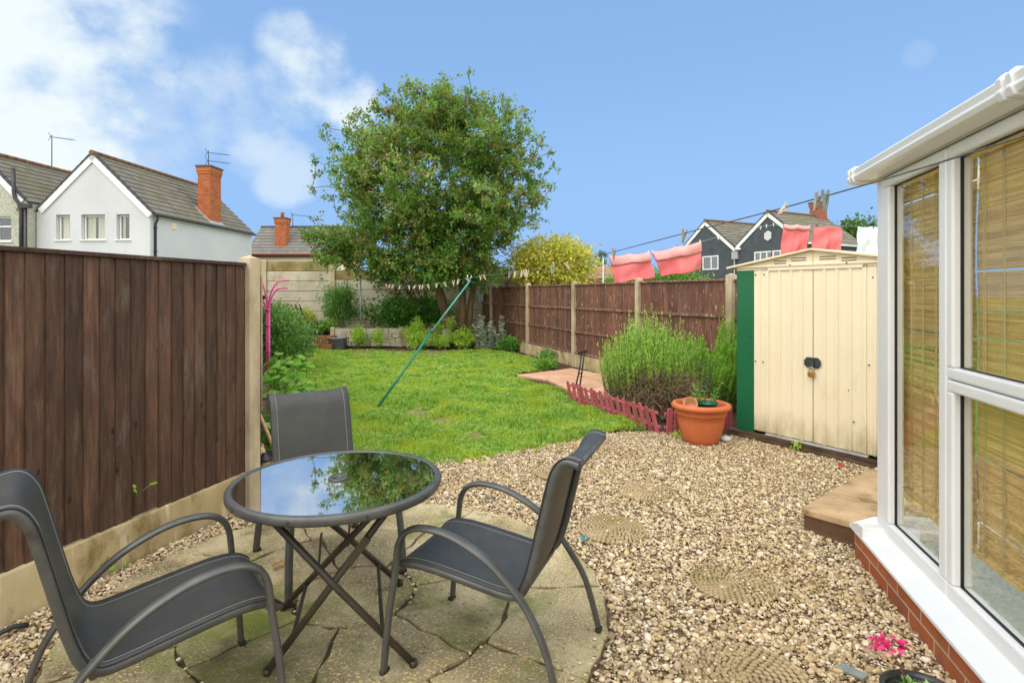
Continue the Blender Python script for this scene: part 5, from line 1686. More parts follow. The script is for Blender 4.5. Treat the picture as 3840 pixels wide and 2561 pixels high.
def catmull(p, n):
    out = []
    for i in range(len(p) - 1):
        a, b_, c, d = p[max(i - 1, 0)], p[i], p[i + 1], p[min(i + 2, len(p) - 1)]
        for k in range(n):
            t = k / n
            out.append(.5 * ((2 * b_) + (c - a) * t + (2 * a - 5 * b_ + 4 * c - d) * t * t + (3 * b_ - a - 3 * c + d) * t ** 3))
    out.append(p[-1])
    return out

def make_chair(label):
    """local frame: y forward, x to the sitter's side, origin on the ground"""
    r = empty('sling_chair', label, 'chair', (0, 0, 0), 'sling garden chairs around the round table')
    prof = [(-.385, .818), (-.336, .825), (-.302, .785), (-.280, .71), (-.248, .575), (-.217, .45), (-.187, .368), (-.15, .338), (-.09, .338), (.05, .36), (.2, .38), (.29, .377), (.335, .35)]
    rail = catmull([Vector((0, a, b_)) for a, b_ in prof], 6)
    hw = .204
    for sx in (-1, 1):
        m = MB(); m.tube([p + V(sx * hw, 0, 0) for p in rail], .0138, 10, flat=1.15); m.build('side_rail', FRAME, r)
    n = len(rail) - 1
    def surf(u, v):
        i = min(int(v * n), n - 1); p = rail[i].lerp(rail[i + 1], v * n - i)
        t = (rail[i + 1] - rail[i]).normalized(); nn = Vector((0, t.z, -t.y))     # sag, away from the sitter
        sag = .018 * (1 - (2 * u - 1) ** 2)
        x = (2 * u - 1) * (hw + .012)
        return p + V(x, 0, 0) - (-nn) * 0 + Vector((0, -nn.y, -nn.z)) * (-1 if nn.z < 0 else 1) * 0 + V(0, 0, 0) + sag_dir(t) * sag + sag_dir(t) * -.016 * 1.05
    def sag_dir(t):
        d = Vector((0, -t.z, t.y))            # normal of the profile; choose the one pointing down / backwards
        return d if d.z < 0 or (abs(d.z) < .5 and d.y < 0) else -d
    m = MB(); m.grid(surf, 14, n)
    m.build('sling_fabric', SLING, r, solid=.003, fix=False)
    for sx in (-1, 1):
        m = MB(); k = sx * .86 * .5 + .5
        pts = [surf(k, j / (n * 1.0)) - sag_dir((rail[min(j + 1, n)] - rail[min(j, n - 1)]).normalized()) * .0022 for j in range(n + 1)]
        m.tube(pts, .0012, 4); m.build('seam', STITCH, r)
    for yz in ((-.382, .817), (.333, .347), (-.165, .328)):
        m = MB(); m.tube([V(-hw, *yz), V(hw, *yz)], .011, 8); m.build('cross_bar', FRAME, r)
    for sx in (-1, 1):
        x = sx * .258
        front = [V(x + sx * .012, .335, .0), V(x + sx * .008, .318, .2), V(x, .296, .375), V(x, .282, .475), V(x, .245, .528), V(x, .17, .548), V(x, .06, .533), V(x, -.06, .48), V(x, -.15, .407), V(x - sx * .002, -.22, .325), V(x + sx * .006, -.29, .2), V(x + sx * .012, -.345, 0)]
        pts = catmull(front, 6)
        m = MB(); m.tube(pts, .0115, 10, flat=1.0, up=(1, 0, 0))
        # flattened arm: widen sideways over the armrest
        nv = []
        for (vx, vy, vz) in m.v:
            f = max(0, min(1, (vz - .41) / .08)) ; c = x
            nv.append((c + (vx - c) * (1.6 + .3 * f), vy, vz))
        m.v = nv
        m.build('arm_and_leg', FRAME, r)
        for e in (front[0], front[-1]):
            m = MB(); m.box(e.x - .0195, e.y - .0125, -.0005, e.x + .0195, e.y + .0125, .013); m.build('foot_cap', CAPM, r, bevel=.004)
        m = MB(); m.tube([V(sx * hw, .295, .371), V(x, .296, .375)], .009, 6); m.tube([V(sx * hw, -.185, .363), V(x, -.187, .365)], .009, 6); m.build('bracket', FRAME, r)
    return r
PT = .025                                                  # patio surface
ch_ = make_chair('grey sling chair nearest the left edge, facing the table, cut by the bottom')
def put(o, x, y, f):
    o.location = (x, y, PT); o.rotation_euler = (0, 0, math.atan2(-f[0], f[1]))
c2 = copy_tree(ch_); c2['label'] = 'grey sling chair behind the table with its back to the lawn'
c3 = copy_tree(ch_); c3['label'] = 'grey sling chair right of the table, seen from the side, at the gravel edge'
put(ch_, -1.167, 1.847, (.777, .63)); put(c2, -.963, 2.966, (.58, -.815)); put(c3, -.06, 2.23, (-.93, .36))

# ================================================================ round table
TC = V(-.68, 2.225, PT)
def table_top_mat():
    t = NT('black tempered glass')
    t.b.inputs['Base Color'].default_value = (.008, .008, .009, 1)
    t.b.inputs['Roughness'].default_value = .02
    t.b.inputs['Specular IOR Level'].default_value = 1.0
    t.b.inputs['IOR'].default_value = 4.2
    n = t.noise(t.coord('Object'), 40, 6, .7)
    r = t.ramp(n, [(.5, (.015,) * 3), (.8, (.09,) * 3)])
    t.link(r, t.b.inputs['Roughness'])
    d = t.ramp(t.noise(t.coord('Object'), 130, 4, .8), [(.66, (.008, .008, .009)), (.76, (.09, .09, .085))])
    t.link(d, t.b.inputs['Base Color'])
    return t.m
tab = empty('round_table', 'round bistro table with black glass top and folding crossed legs', 'table', TC)
zt = .70
m = MB(); R_ = .40
m.lathe([(R_ - .027, zt - .034), (R_ - .006, zt - .034), (R_, zt - .026), (R_, zt - .008), (R_ - .006, zt - .001), (R_ - .018, zt + .001), (R_ - .025, zt - .003), (R_ - .027, zt - .01), (R_ - .027, zt - .034)], (TC.x, TC.y, 0), 96)
m.build('rim', FRAME, tab, fix=True)
m = MB(); m.lathe([(.028, zt - .012), (R_ - .026, zt - .012), (R_ - .026, zt - .004), (.028, zt - .004), (.028, zt - .012)], (TC.x, TC.y, 0), 96, smooth=False)
m.build('glass_top', table_top_mat(), tab)
m = MB(); m.lathe([(.022, zt - .03), (.022, zt - .001), (.024, zt + .002), (.036, zt + .002), (.038, zt - .003), (.03, zt - .004), (.03, zt - .03), (.022, zt - .03)], (TC.x, TC.y, 0), 32); m.build('parasol_collar', FRAME, tab)
g0 = PT + .011
feet = [V(-.37, 2.136, g0), V(-.897, 2.08, g0), V(-.537, 2.72, g0), V(-1.01, 2.52, g0)]
tops = [V(-.945, 2.10, zt - .05), V(-.435, 2.11, zt - .05), V(-.955, 2.33, zt - .05), V(-.44, 2.34, zt - .05)]
offs = [V(0, -.016, 0), V(0, .016, 0), V(0, .016, 0), V(0, -.016, 0)]
for f, t, o in zip(feet, tops, offs):
    m = MB(); m.tube([f + o * .3, f.lerp(t, .5) + o, t + o * .3], .0135, 10); m.lathe([(.0148, -.011), (.0148, .012)], f + o * .3, 10); m.build('leg', LEGM, tab)
m = MB(); m.tube([tops[0], tops[2]], .011, 8); m.tube([tops[1], tops[3]], .011, 8); m.build('top_rail', LEGM, tab)
m = MB()
for a, b_ in ((0, 2), (1, 3)):
    m.tube([feet[a].lerp(tops[a], .2), feet[b_].lerp(tops[b_], .2)], .008, 8)
m.build('stretcher', LEGM, tab)
m = MB()
m.bar(feet[3].lerp(tops[3], .3), feet[3].lerp(tops[3], .3) + V(.02, -.02, .17), .018, .006, up=(1, 0, 0)); m.bar(feet[2].lerp(tops[2], .5) + V(.02, 0, -.04), feet[2].lerp(tops[2], .5) + V(.04, -.03, .16), .018, .006, up=(1, 0, 0))
k = feet[1].lerp(tops[1], .72); dv = (tops[1] - feet[1]).normalized(); m.bar(k - dv * .06 + V(0, -.02, 0), k + dv * .06 + V(0, -.02, 0), .03, .008, up=(0, 1, 0))
m.build('folding_bracket', LEGM, tab)
m = MB()
for a in range(10):
    an = a * .63 + .2; m.ico((TC.x + R_ * math.cos(an), TC.y + R_ * math.sin(an), zt - .017), (.005, .005, .005))
m.build('rivets', CAPM, tab)

# ================================================================ planter with pots
TERRA = mat('terracotta plastic', [lin(196, 104, 62), lin(212, 118, 74)], .5, 2.5, spec=.35, stains=[(lin(170, 84, 52), 5, .6, .85, (1, 1, .5)), (lin(110, 62, 40), 2.5, .62, .9, (1, 1, .3))])
pcn = V(1.80, 5.42, 0)
pot = empty('terracotta_planter', 'large round terracotta coloured planter on the gravel before the picket edging', 'planter', pcn)
m = MB(); m.lathe([(.145, 0), (.155, .004), (.172, .06), (.198, .14), (.214, .21), (.222, .268), (.23, .272), (.236, .29), (.24, .325), (.262, .33), (.272, .345), (.272, .362), (.262, .376), (.24, .382), (.226, .376), (.222, .34), (.2, .2), (.15, .16), (.0, .16)], pcn, 64)
m.build('bowl', TERRA, pot)
m = MB(); m.lathe([(0, .161), (.14, .165), (.19, .21)], pcn, 24); m.build('potting_soil', SOILM, pot)
gp_ = empty('green_hanging_pot', 'green plastic pot with leafy plant and hanger sitting inside terracotta planter', 'plant pot', pcn + V(.06, .03, .26))
c = pcn + V(.065, .02, 0)
m = MB(); m.lathe([(.06, .19), (.085, .36), (.098, .362), (.1, .385), (.09, .387), (.082, .375), (.078, .35), (0, .35)], c, 32); m.build('pot', mat('dark green plastic', [lin(16, 84, 60), lin(24, 100, 72)], .4, 5), gp_)
m = MB()
hk = c + V(.02, 0, .70)
for a in (0, 2.1, 4.2):
    m.tube([c + V(.09 * math.cos(a), .09 * math.sin(a), .38), c + V(.05 * math.cos(a), .05 * math.sin(a), .5), c + V(.012, 0, .62), hk], .0035, 6)
m.tube([hk - V(0, 0, .02), hk + V(.01, 0, .03), hk + V(-.01, 0, .055), hk + V(-.03, 0, .04), hk + V(-.035, 0, .02)], .004, 6); m.build('hanger', mat('green hanger', [lin(20, 80, 64)], .4), gp_, fix=False)
g = np.random.default_rng(90); pos, dirs = [], []
m = MB()
for k in range(11):
    a = g.uniform(0, 6.28); b_ = c + V(math.cos(a) * .05, math.sin(a) * .05, .35); t = b_ + V(math.cos(a) * g.uniform(.02, .12), math.sin(a) * .08, g.uniform(.08, .24))
    m.tube([b_, b_.lerp(t, .5), t], .0022, 4)
    for j in range(13):
        pos.append(tuple(b_.lerp(t, g.uniform(.2, 1)))); dirs.append((g.normal(), g.normal(), .6))
m.build('stem', STEMG, gp_, fix=False)
leaf_obj('foliage', pos, dirs, .045, .012, L_HEDGE, gp_, .1, .1, 90)
m = MB(); a_ = pcn + V(-.11, -.05, .36)
ax_ = V(.55, -.75, .12).normalized()
pts = []
m.lathe([(.05, 0), (.052, .004), (.066, .09), (.062, .09), (.048, .008), (0, .008)], (0, 0, 0), 28)
q = Vector((0, 0, 1)).rotation_difference(V(-.35, -.85, .38))
m.v = [tuple(a_ + q @ Vector(p)) for p in m.v]
tag(m.build('small_clay_pot', mat('pale clay', [lin(196, 150, 108), lin(214, 170, 128)], .8, 12), loc=a_), 'small pale clay pot lying on its side inside the large planter', 'plant pot')

# ================================================================ red picket edging
PICK = mat('faded red paint', [lin(160, 74, 78), lin(190, 100, 104)], .7, 8, (1, 1, .3), .2, 30, attr=.15, stains=[(lin(110, 60, 52), 6, .58, .75, (1, 1, .4)), (lin(205, 150, 145), 30, .66, .74, (1, 1, .3))])
def picket_edge(name, label, p0, p1, n, tilt, lean, h=.25, rr=1):
    o = empty(name, label, 'edging', p0, 'red picket edging sections around the lavender bed')
    d = (p1 - p0); L = d.length; d.normalize(); nrm = V(d.y, -d.x, 0)
    if nrm.y > 0: nrm = -nrm
    g = random.Random(rr)
    for k in range(n):
        b_ = p0 + d * (L * (k + .5) / n) + Z * g.uniform(-.03, .0)
        up = (Z + d * (tilt + g.uniform(-.06, .06)) + nrm * (lean + g.uniform(-.05, .05))).normalized()
        w = .066 + g.uniform(-.004, .004); sd = (d - up * d.dot(up)).normalized()
        pts = [b_ - sd * w / 2, b_ + sd * w / 2, b_ + sd * w / 2 + up * (h - .02), b_ + sd * w * .3 + up * (h - .004), b_ + up * h, b_ - sd * w * .3 + up * (h - .004), b_ - sd * w / 2 + up * (h - .02)]
        m = MB(); m.prism(pts, sd.cross(up) * .014, r=g.random()); m.build('picket', PICK, o, bevel=.0015)
    for f in (.27, .78):
        up = (Z + d * tilt + nrm * lean).normalized()
        m = MB(); m.bar(p0 + up * h * f - nrm * .012, p1 + up * h * f - nrm * .012, .018, .026); m.build('rail', PICK, o, bevel=.002)
pk0 = V(1.50, 5.72, 0)
picket_edge('picket_edging', 'long leaning row of red pickets between lawn and lavender bush', pk0, V(.76, 7.55, 0), 17, .20, .10, .275, 1)
picket_edge('picket_edging', 'short upright red picket row behind the terracotta planter, up to the shed', V(1.53, 5.70, 0), V(2.32, 6.0, 0), 9, .0, .04, .27, 2)
m = MB(); m.obox(V(.86, 7.62, 0), V(.62, .05, 0), V(-.02, .1, 0), Z * .05)
tag(m.build('edging_stone', mat('pink concrete', [lin(196, 140, 130), lin(214, 160, 146)], .9, 8, bump=.3), bevel=.01, loc=V(.86, 7.6, 0)), 'pink concrete edging stone on the path behind the picket row', 'edging stone')
# folded black metal legs leaning by the bush
m = MB()
b_ = V(.86, 7.95, 0)
for o in (0, .07):
    m.tube([b_ + V(o, 0, 0), b_ + V(.08 + o * .6, .05, .3), b_ + V(.13 + o * .5, .08, .62)], .011, 6)
m.tube([b_ + V(.06, .03, .3), b_ + V(.13, .03, .3)], .009, 6); m.obox(b_ + V(.08, .05, .56), (.12, .02, .03), (-.01, .05, 0), (0, 0, .03))
tag(m.build('folded_frame', AERIALM, loc=b_), 'folded black metal frame leaning beside the lavender bush on the path', 'frame')

# ================================================================ rope stepping mats
ROPE = mat('stone rope mat', [lin(152, 132, 96), lin(198, 176, 136)], .9, 6, bump=.5, bscale=60, stains=[(lin(126, 116, 58), 3, .5, .7, (1, 1, 1))])
def rope_mat(rings=9, pitch=.0215):
    m = MB()
    for k in range(1, rings + 1):
        r = k * pitch; n = max(6, int(2 * PI * r / .026))
        for j in range(n):
            a = 2 * PI * (j + .5 * (k % 2)) / n
            m.ico((r * math.cos(a), r * math.sin(a), .011), (.017, .0088, .0105), Euler((0, 0, a + PI / 2 + .55)), 1)
    m.ico((0, 0, .01), (.014, .014, .01), None, 1)
    m.lathe([(0, .004), (rings * pitch, .004)], n=32)
    return m
MATG = 'coiled rope stepping mats on the gravel'
rm0 = rope_mat().build('rope_mat', ROPE)
mats_ = [(2102, 1775, 'coiled rope mat behind the right chair back, closest to the lawn', 1.0), (2420, 1842, 'half buried coiled rope mat in the middle of the gravel', .92), (2293, 1985, 'clear coiled rope mat beside the small blue flower', 1.0),
         (2750, 2185, 'mossy coiled rope mat partly buried under pebbles near the brick step', 1.0), (2790, 2545, 'mossy coiled rope mat cut by the bottom edge of the picture', 1.05)]
for i, (px, py, lb_, s_) in enumerate(mats_):
    o = rm0 if i == 0 else rm0.copy()
    if i: COL.objects.link(o)
    q = G(px, py, .012)
    o.location = (q.x, q.y, .006 if i in (0, 2, 4) else .002); o.rotation_euler = (.01 * (i - 2), .012 * (1 - i), i * 1.3); o.scale = (s_, s_, 1)
    tag(o, lb_, 'mat', MATG)

# ================================================================ washing line, prop, pole and pegs
lpole = V(-3.85, 14.6, 0); lpx = P(1353, 1040, 15.45)
pole_b = V(lpx.x, 15.45, .42)
po = empty('line_pole', 'grey metal washing line pole standing in the raised bed', 'pole', pole_b)
m = MB(); m.tube([pole_b - V(0, 0, .1), V(pole_b.x - .01, 15.45, 1.86)], .024, 10); m.build('pole', mat('galvanised pole', [lin(150, 156, 156), lin(180, 184, 184)], .45, 8, metal=.4), po)
m = MB(); m.lathe([(.032, 0), (.034, .05), (.02, .09), (.0, .095)], V(pole_b.x - .01, 15.45, 1.84), 10); m.tube([V(pole_b.x - .05, 15.45, 1.86), V(pole_b.x + .1, 15.45, 1.84)], .008, 6); m.build('pole_cap', BLACKPLASTIC, po)
ptop = P(1764, 1044, 8.3)
line_pts = [V(pole_b.x, 15.44, 1.86)]
for px, py, z in ((1420, 1062, 13.5), (1480, 1073, 12.2), (1560, 1074, 10.9), (1640, 1067, 9.8), (1700, 1057, 9.0)):
    line_pts.append(P(px, py, z))
line_pts.append(ptop)
for px, py, z in ((1850, 1031, 7.1), (1960, 1022, 5.9), (2080, 1003, 4.9), (2300, 945, 3.75), (2568, 875, 2.98), (2850, 803, 2.46), (3099, 735, 2.1), (3400, 648, 1.79), (3840, 511, 1.47)):
    line_pts.append(P(px, py, z))
line_pts += [V(1.62, .2, 1.93), V(1.86, -.8, 2.02)]
lc = catmull(line_pts, 8)
CORDM = mat('dark line cord', [lin(60, 62, 58), lin(104, 104, 96)], .7, 40)
m = MB(); m.tube(lc, [.0028 if p.y < 6 else .005 for p in lc], 5)
tag(m.build('washing_line', CORDM, loc=ptop), 'long washing line from grey pole over the green prop past the conservatory', 'washing line')
PROPG = mat('green painted prop', [lin(20, 108, 84), lin(34, 128, 100)], .4, 6, stains=[(lin(80, 140, 120), 12, .62, .75, (1, 1, 1))])
pf = G(1410, 1530, 0)
pr = empty('line_prop', 'green telescopic clothes prop leaning under the washing line on the lawn', 'clothes prop', pf)
m = MB(); m.tube([pf - V(0, 0, .02), pf.lerp(ptop, .55)], .0165, 10); m.build('lower_tube', PROPG, pr)
m = MB(); m.tube([pf.lerp(ptop, .55), ptop - V(0, 0, .03)], .0125, 10); m.build('upper_tube', mat('teal upper tube', [lin(58, 140, 124), lin(80, 156, 140)], .4, 6), pr)
m = MB(); q = pf.lerp(ptop, .555); m.tube([q - (ptop - pf) * .014, q + (ptop - pf) * .014], .024, 10); m.bar(q, q + V(.05, -.03, 0), .015, .015); m.build('clamp', mat('grey clamp', [lin(80, 84, 80)], .5), pr)
m = MB(); d = (ptop - pf).normalized(); q = ptop - d * .03
m.tube([q, q + V(-.025, 0, .035), q + V(-.03, 0, .07)], .008, 6); m.tube([q, q + V(.025, 0, .03), q + V(.03, 0, .06)], .008, 6); m.build('fork', GALV, pr)

PEGW = mat('pale wooden peg', [lin(206, 186, 152), lin(228, 214, 188)], .8, 20)
PEGG = mat('grey weathered peg', [lin(126, 122, 112), lin(168, 164, 152)], .7, 20)
PEGB = mat('blue grey plastic peg', [lin(112, 132, 128), lin(146, 160, 156)], .5, 10)
def peg_mesh(open_=.16, L=.078, w=.011):
    m = MB()
    for sg in (-1, 1):
        q = Euler((0, sg * open_, 0)).to_matrix()
        def T(x, y, z): return q @ Vector((x, y, z))
        x0 = sg * .006
        p = [T(x0, 0, -L * .68), T(x0 + sg * .005, 0, -L * .68), T(x0 + sg * .0075, 0, -L * .2), T(x0 + sg * .005, 0, L * .32), T(x0, 0, L * .32), T(x0 - sg * .001, 0, 0)]
        m.prism([a + V(0, -w / 2, 0) for a in p], (0, w, 0))
    m.tube([V(0, -w * .62, -.004), V(0, w * .62, -.004)], .0055, 8)
    m.tube([V(-.009, 0, -.002), V(0, 0, .006), V(.009, 0, -.002)], .0018, 4)
    return m
peg0 = {}
def peg(pt, matl, label, group, ang=0.0, tilt=0.0, s=1.0, key='w'):
    if key not in peg0:
        o = peg_mesh().build('clothes_peg', matl); peg0[key] = o
    else:
        o = peg0[key].copy(); COL.objects.link(o)
    o.location = pt; o.rotation_euler = (random.uniform(-.1, .1), tilt, ang); o.scale = (s,) * 3
    tag(o, label, 'clothes peg', group)
def on_line(px):
    best = min(lc, key=lambda p: abs((p.x / p.y * F + 1920) - px))
    i = lc.index(best)
    for j in range(max(0, i - 1), min(len(lc) - 1, i + 1)):
        a, b_ = lc[j], lc[j + 1]
        pa, pb = a.x / a.y * F + 1920, b_.x / b_.y * F + 1920
        if (pa - px) * (pb - px) <= 0 and abs(pb - pa) > 1e-6:
            # find by bisection in the picture
            lo, hi = 0.0, 1.0
            for _ in range(30):
                k = (lo + hi) / 2; c = a.lerp(b_, k); pc_ = c.x / c.y * F + 1920
                if (pc_ - px) * (pb - pa) < 0: lo = k
                else: hi = k
            return a.lerp(b_, lo)
    return best
LG, MG = 'wooden pegs between pole and prop', 'wooden pegs right of the prop'
for i, px in enumerate((1448, 1462, 1474, 1500, 1534, 1556, 1574, 1586, 1605, 1638, 1668, 1701, 1719, 1753)):
    peg(on_line(px), PEGW, 'pale wooden clothes peg on the washing line left of the green prop', LG, random.uniform(-.5, .5), random.uniform(-.7, .7), 1.25, 'w')
for i, px in enumerate((1802, 1816, 1933)):
    peg(on_line(px), PEGW, 'pale wooden clothes peg on the line between green prop and yellow maple', MG, random.uniform(-.5, .5), random.uniform(-.6, .6), 1.0, 'w')
peg(on_line(1912), PEGG, 'grey peg on the line just left of the yellow maple', None, .3, .2, 1.1, 'g')
for px, tl in ((1958, .3), (1968, -.1), (1978, .15)):
    peg(on_line(px), PEGW, 'one of three pegs bunched on the line in front of the yellow maple', 'bunch of three pegs before the maple', .2, tl, 1.0, 'w')
peg(on_line(2073), PEGB, 'blue grey peg in front of the yellow maple leaves', None, .4, .15, 1.15, 'b')
peg(on_line(2126), PEGW, 'wooden peg tilted up in front of the upper yellow maple', None, .1, -.5, .9, 'w')
peg(on_line(2302), PEGG, 'grey weathered peg beside the left pink towel top', None, .5, .1, 1.0, 'g')
peg(on_line(2566), PEGG, 'grey open peg on the line left of the charcoal gable', None, .2, .15, .95, 'g')
peg(on_line(2944), PEGW, 'wooden peg tilted over the line above the right charcoal gable', None, .0, .75, .75, 'w')
peg(on_line(3066), PEGG, 'brown grey peg nearest the conservatory, left of the pair above the chimney', None, .3, .25, .9, 'g')
peg(on_line(3095), PEGB, 'large pale blue peg nearest the conservatory above the brick chimney', None, .2, -.05, 1.0, 'b')
DARKPEG = mat('dark peg', [(.03, .03, .03)], .6)
for px, py in ((1375, 1062), (1384, 1064), (1392, 1062)):
    q = P(px, py, 15.2)
    peg(on_line(px), DARKPEG, 'dark clothes peg on the line close to the grey pole', 'dark pegs by the pole', .2, random.uniform(-.4, .4), 1.2, 'd')

# ================================================================ neighbour's washing
PINK = mat('pink towelling', [lin(232, 112, 114), lin(244, 134, 134)], .95, 3, bump=.5, bscale=160, bdist=.003, stains=[(lin(226, 100, 104), 1.6, .5, .8, (1, 1, 1))])
PINKPALE = mat('pale pink towel reverse', [lin(240, 158, 156), lin(246, 176, 172)], .95, 6, bump=.4, bscale=160, bdist=.003)
WHITEC = mat('white cotton', [lin(225, 228, 236), lin(240, 242, 246)], .9, 6)
nl_pole = P(2395, 780, 1)
def towel(label, tl, tr, bl, br, y, flap, material, seed, name='towel'):
    """corner pixels at depth y; 'flap' is how much is folded over the front"""
    g = random.Random(seed); ph = [g.uniform(0, 6) for _ in range(4)]
    A, B_, C_, D = P(*tl, y), P(*tr, y), P(*bl, y), P(*br, y)
    o = empty(name, label, 'towel', (A + B_) / 2)
    def body(u, v):
        p = A.lerp(B_, u).lerp(C_.lerp(D, u), v)
        w = .05 * math.sin(u * 8 + ph[0] + v) * v + .03 * math.sin(u * 19 + ph[1] + v * 3) * v + .018 * math.sin(v * 9 + u * 5 + ph[2]) + .03 * math.sin((u + v * .6) * 12 + ph[3]) * v * (1 - v)
        return p + V(.012 * math.sin(v * 5 + ph[1]) * v, w, -.03 * abs(math.sin(2 * PI * u)) * (1 - v) + .02 * math.sin(u * 7 + ph[2]) * v)
    m = MB(); m.grid(body, 28, 20); m.build('cloth', material, o, solid=.008, fix=False)
    if flap:
        def fl(u, v):
            p = body(u, v * flap); s = .008 + .03 * math.sin(PI * min(v, 1)) + .012 * v
            return p + V(.01 * v, -s - .01 - .006 * math.sin(u * 13 + ph[3]) * v, .012 * (1 - v))
        m = MB(); m.grid(fl, 28, 6); m.build('folded_flap', PINKPALE if material == PINK else material, o, solid=.007, fix=False)
    return o
yt = 12.6
towel('left pink towel folded over the line above the fence, lower of the two', (2284, 962), (2432, 947), (2308, 1064), (2458, 1040), yt, .33, PINK, 1)
towel('wide pink towel folded over the line, right of the lower one and above the fence', (2444, 946), (2627, 908), (2484, 1040), (2634, 1012), yt + .3, .36, PINK, 2)
towel('pink towel with folded top over the shed roof, left of the pair', (2938, 842), (3036, 848), (2926, 960), (3020, 955), 14.6, .14, PINK, 3)
towel('flat pink towel above the shed roof, under the brick chimney', (3052, 848), (3160, 850), (3046, 945), (3152, 948), 14.8, 0, PINK, 4)
towel('white cloth hanging beside the conservatory corner above the shed', (3216, 850), (3330, 848), (3208, 950), (3322, 960), 14.9, 0, WHITEC, 5, 'white_cloth')
nl = [P(2262, 975, 12.5), P(2284, 961, yt), P(2432, 946, yt), P(2444, 945, yt + .3), P(2627, 907, yt + .3), P(2690, 890, 13.2), P(2780, 868, 13.6), P(2860, 850, 14.0), P(2938, 841, 14.6), P(3060, 847, 14.8), P(3216, 850, 14.9), P(3500, 852, 15.2)]
m = MB(); m.tube(nl, .005, 5)
tag(m.build('washing_line', mat('pale green line', [lin(130, 160, 150)], .6), loc=nl[0]), "pale thin washing line carrying pink towels in the garden beyond the fence", 'washing line')
m = MB(); q0 = P(2262, 975, 12.5); m.tube([V(q0.x, q0.y, 0), q0 + Z * .05], .02, 8)
tag(m.build('line_post', mat('pale post', [lin(170, 190, 180)], .5), loc=V(q0.x, q0.y, 0)), 'thin pale post holding the far end of the towel line beyond the fence', 'pole')
m = MB(); q1 = P(2895, 838, 14.3); m.tube([V(q1.x - .05, q1.y, 0), q1], .014, 8)
tag(m.build('line_post', AERIALM, loc=V(q1.x, q1.y, 0)), 'thin dark prop under the towel line in front of the charcoal gable', 'clothes prop')
peg0.pop('w')
WPEG = mat('white peg', [lin(232, 232, 228)], .6)
for px, py, z in ((2360, 958, yt), (2432, 944, yt), (2446, 942, yt + .3), (2540, 924, yt + .3), (2625, 904, yt + .3)):
    peg(P(px, py, z), DARKPEG if px in (2360, 2540) else WPEG, 'small peg holding a low pink towel on the line beyond the fence', 'pegs on the lower pink towels', .1, 0, 1.1, 'd' if px in (2360, 2540) else 'n')
for px, py, z in ((2692, 890, 13.2), (2852, 852, 14.0), (2874, 846, 14.1), (2900, 840, 14.3)):
    peg(P(px, py, z), WPEG, 'empty white peg on the towel line against the charcoal gables', 'empty white pegs before the charcoal house', .1, random.uniform(-.3, .3), 1.2, 'n')
for px, py, z in ((3030, 846, 14.6), (3064, 845, 14.8), (3155, 848, 14.8), (3226, 848, 14.9), (3276, 848, 14.9)):
    peg(P(px, py, z), DARKPEG, 'dark peg holding washing above the shed roof', 'pegs on the washing above the shed', .1, 0, 1.1, 'd')

# ================================================================ left border objects
MAG = mat('magenta painted steel', [lin(206, 74, 140), lin(222, 100, 160)], .5, 10, stains=[(lin(170, 60, 120), 16, .6, .7, (1, 1, 1))])
sb_ = V(-3.86, 9.0, 0)
sd = empty('pink_stand', 'bright pink metal stand with four curved arms in the left border', 'stand', sb_)
m = MB()
for a in range(4):
    an = PI / 4 + a * PI / 2; m.tube([sb_ + V(.02 * math.cos(an), .02 * math.sin(an), 0), sb_ + V(.02 * math.cos(an), .02 * math.sin(an), 1.18)], .017, 8)
for h_ in (.5, .9, 1.14): m.lathe([(.041, 0), (.041, .02)], sb_ + V(0, 0, h_), 12)
m.build('pole', MAG, sd)
for (dx, dy, h0, h1_, ln) in ((1, -.1, 1.2, 1.62, .3), (-1, .1, 1.2, 1.64, .22), (.9, .3, 1.15, 1.5, .25), (-.9, -.3, 1.1, 1.38, .24)):
    d = V(dx, dy, 0).normalized(); m = MB()
    pts = [sb_ + V(0, 0, h0 - .1), sb_ + d * .01 + V(0, 0, h0), sb_ + d * .05 + V(0, 0, h0 + (h1_ - h0) * .55), sb_ + d * ln * .5 + V(0, 0, h1_ - .03), sb_ + d * ln * .8 + V(0, 0, h1_), sb_ + d * ln * 1.15 + V(0, 0, h1_ + .005)]
    m.tube(catmull(pts, 5), .015, 8); m.build('arm', MAG, sd)
m = MB(); m.obox(sb_ + V(-.09, -.05, 1.3), V(.06, 0, .04), V(0, .05, 0), V(-.025, 0, .05)); m.build('clip', BLACKPLASTIC, sd, bevel=.005)
tr0 = V(-6.15, 15.3, .3)
m = MB()
for k in range(6):
    m.bar(tr0 + V(k * .11, 0, 0) + V(.2, 0, 0), tr0 + V(k * .11 - .12, 0, .82), .03, .012, up=(0, 1, 0))
for k in range(5):
    m.bar(tr0 + V(.1 - k * .05, -.015, .1 + .16 * k), tr0 + V(.72 - k * .05, -.015, .06 + .16 * k), .03, .012, up=(0, 1, 0))
tag(m.build('lattice', mat('dark lattice', [(.03, .028, .025), (.06, .05, .045)], .8), loc=tr0), 'dark leaning lattice trellis in front of the pale concrete wall', 'trellis')
bk = V(-4.52, 14.75, 0)
bu = empty('grey_bucket', 'grey plastic bucket planter at the left end of the retaining wall', 'bucket', bk)
m = MB(); m.lathe([(.19, 0), (.2, .01), (.235, .24), (.25, .245), (.262, .26), (.262, .285), (.245, .29), (.235, .27), (.22, .22), (0, .22)], bk, 32); m.build('tub', mat('grey plastic', [lin(112, 116, 118), lin(134, 138, 140)], .5, 6), bu)
m = MB(); m.lathe([(0, .222), (.21, .23)], bk, 24); m.build('potting_soil', SOILM, bu)
m = MB(); a, b_ = V(-2.36, 5.1, .56), V(-1.915, 4.70, .02); m.tube([a, a.lerp(b_, .5), b_], [.0155, .0165, .017], 10)
